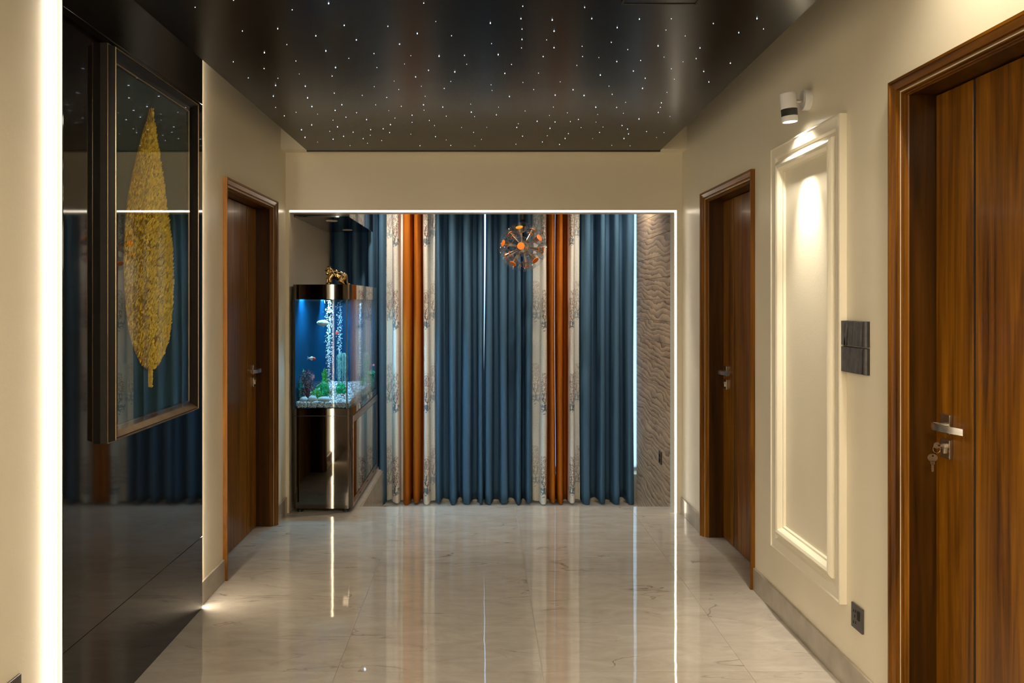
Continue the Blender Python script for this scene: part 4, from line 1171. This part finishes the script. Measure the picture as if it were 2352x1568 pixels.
# fish
def fish(label, px, py, lpx, hpx, depth, m, heading, tilt=0.0, head_m=None):
    k = depth/F; c = PT(px, py, depth); L_ = lpx*k; h = hpx*k
    t = thing('fish', tuple(c), label, 'fish')
    Mx = Matrix.Translation(c) @ Matrix.Rotation(tilt, 4, 'Y') @ Matrix.Diagonal((heading, 1, 1, 1))
    prof = [(-.5,.02),(-.44,.22),(-.32,.40),(-.12,.50),(.08,.46),(.22,.30),(.30,.16),(.34,.12)]
    def body(a, b):
        vs, fs = [], []; n = 14; pr = [p for p in prof if a <= p[0] <= b]
        for x, r in pr:
            for i in range(n):
                an = 2*PI*i/n; vs.append(tuple(Mx @ Vector((-x*L_, math.cos(an)*r*h*.42, math.sin(an)*r*h))))
        for j in range(len(pr)-1):
            for i in range(n): fs.append((j*n+i, j*n+(i+1)%n, (j+1)*n+(i+1)%n, (j+1)*n+i))
        fs += [tuple(range(n)), tuple(range((len(pr)-1)*n, len(pr)*n))]
        return MB().add(vs, fs)
    if head_m:
        build('body', body(-.12, .34), m, t, smooth=70); build('head', body(-.5, -.12), head_m, t, smooth=70)
    else:
        build('body', body(-.5, .34), m, t, smooth=70)
    def fin(P, th=.0012):
        A = [tuple(Mx @ Vector((-x*L_, -th, z*h))) for x, z in P]; B = [tuple(Mx @ Vector((-x*L_, th, z*h))) for x, z in P]
        return MB().prism(A, B)
    build('tail_fin', fin([(.31,.10),(.50,.46),(.46,.10),(.46,-.10),(.50,-.46),(.31,-.10)]), m, t)
    build('dorsal_fin', fin([(-.16,.46),(.06,.66),(.20,.34)]), m, t)
    build('belly_fin', fin([(-.10,-.46),(.0,-.72),(.08,-.44)]), m, t)
    for s_ in (-1, 1):
        p = Mx @ Vector((.36*L_, s_*h*.13, .08*h))
        build('eye', MB().ico(p, h*.07+.0006, 1), M_eye, t, smooth=80)
fish('large silver fish swimming left in the upper aquarium', 744, 742, 34, 14, 6.12, M_silver, -1, 0.05)
fish('small white fish with a red head in the aquarium middle', 716, 823, 20, 8, 6.05, M_whitefish, 1, 0.12, M_redfish)
fish('tiny red fish beside the bubbles in the upper aquarium', 774, 764, 9, 9, 6.35, M_redfish, 1, 0.5)
fish('pink fish hovering over the dark red plant', 719, 866, 12, 6, 5.97, M_pinkfish, 1, -1.2)
fish('tiny pink fish behind the aquarium side glass', 858, 838, 5, 5, 7.10, M_pinkfish, -1, 0.2)

# ------------------------------------------------------------------ gorilla statuette on the lid
G0 = Vector(PT(772.5, 653, 5.96)); G0.z = tz['top']; k = 5.96/F/22.4
def gp(cx_, cy_, dy=0.0): return (G0.x + (cx_-950)*k, G0.y + dy, G0.z + max(.004, (1272-cy_)*k))
gb = MB()
def ell(cx_, cy_, rx, ry, rz, dy=0.0): gb.ico(gp(cx_, cy_, dy), (rx, ry, rz), 3)
def limb(P, rads):
    pts = [Vector(gp(*p)) for p in P]; fine, rr = [], []
    for a, b, ra, rb in zip(pts, pts[1:], rads, rads[1:]):
        for q in range(5): fine.append(a.lerp(b, q/5)); rr.append(ra+(rb-ra)*q/5)
    fine.append(pts[-1]); rr.append(rads[-1])
    gb.tube(fine, 0, 14, rr)
    for p, r in zip(fine[::5], rr[::5]): gb.ico(p, r, 2)
ell(575, 545, .0250, .0240, .0270, -.014)        # skull
ell(590, 410, .0160, .0160, .0160, -.006)        # crest
ell(535, 690, .0165, .0150, .0140, -.030)        # muzzle
ell(720, 640, .0260, .0270, .0270, -.004)        # neck
ell(850, 735, .0380, .0400, .0355)               # shoulders
ell(1060, 800, .0440, .0360, .0335)              # trunk
ell(1100, 890, .0340, .0320, .0260)              # belly
ell(1290, 860, .0340, .0340, .0310)              # rump
limb([(800,760,-.030),(655,965,-.037),(690,1165,-.034)], [.0200,.0155,.0120])
ell(660, 1235, .0135, .0095, .0075, -.035)
limb([(660,770,.026),(470,980,.030),(455,1175,.028)], [.0190,.0150,.0120])
ell(440, 1235, .0125, .0095, .0075, .028)
limb([(1310,930,-.022),(1215,1085,-.034),(1330,1205,-.032)], [.0240,.0180,.0120])
ell(1290, 1242, .0190, .0095, .0065, -.034)
limb([(1340,930,.020),(1380,1085,.030),(1450,1200,.030)], [.0240,.0180,.0115])
ell(1510, 1242, .0190, .0095, .0065, .031)
gs = build('gorilla_statue', gb, M_statue, loc=tuple(G0))
rm = gs.modifiers.new('remesh', 'REMESH'); rm.mode = 'VOXEL'; rm.voxel_size = .0018; rm.use_smooth_shade = True
sm_ = gs.modifiers.new('smooth', 'SMOOTH'); sm_.factor = .6; sm_.iterations = 16
tag(gs, 'polished bronze gorilla statuette standing on the aquarium lid', 'statue')
hd_ = Vector(gp(575, 560, -.016))
mz = Vector(gp(535, 690, -.030))
build('brow_ridge', MB().tube([hd_+Vector((-.021,-.011,.003)), hd_+Vector((-.010,-.0225,.008)), hd_+Vector((.006,-.0225,.008)), hd_+Vector((.018,-.013,.003))], .0045, 8), M_statue, gs, smooth=80)
for dx in (-.0105, .0055):
    build('eye', MB().ico(hd_+Vector((dx,-.0225,-.001)), .0030, 2), M_eye, gs, smooth=80)
for dx in (-.024, .024):
    build('ear', MB().ico(hd_+Vector((dx,.002,.004)), (.004,.003,.007), 2), M_statue, gs, smooth=80)
build('nose', MB().ico(mz+Vector((0,-.0135,.006)), (.006,.004,.004), 2), M_statue, gs, smooth=80)
build('mouth', MB().tube([mz+Vector((-.011,-.0095,-.004)), mz+Vector((-.005,-.0135,-.0055)), mz+Vector((.005,-.0135,-.0055)), mz+Vector((.011,-.0095,-.004))], .0012, 6), M_eye, gs, smooth=80)
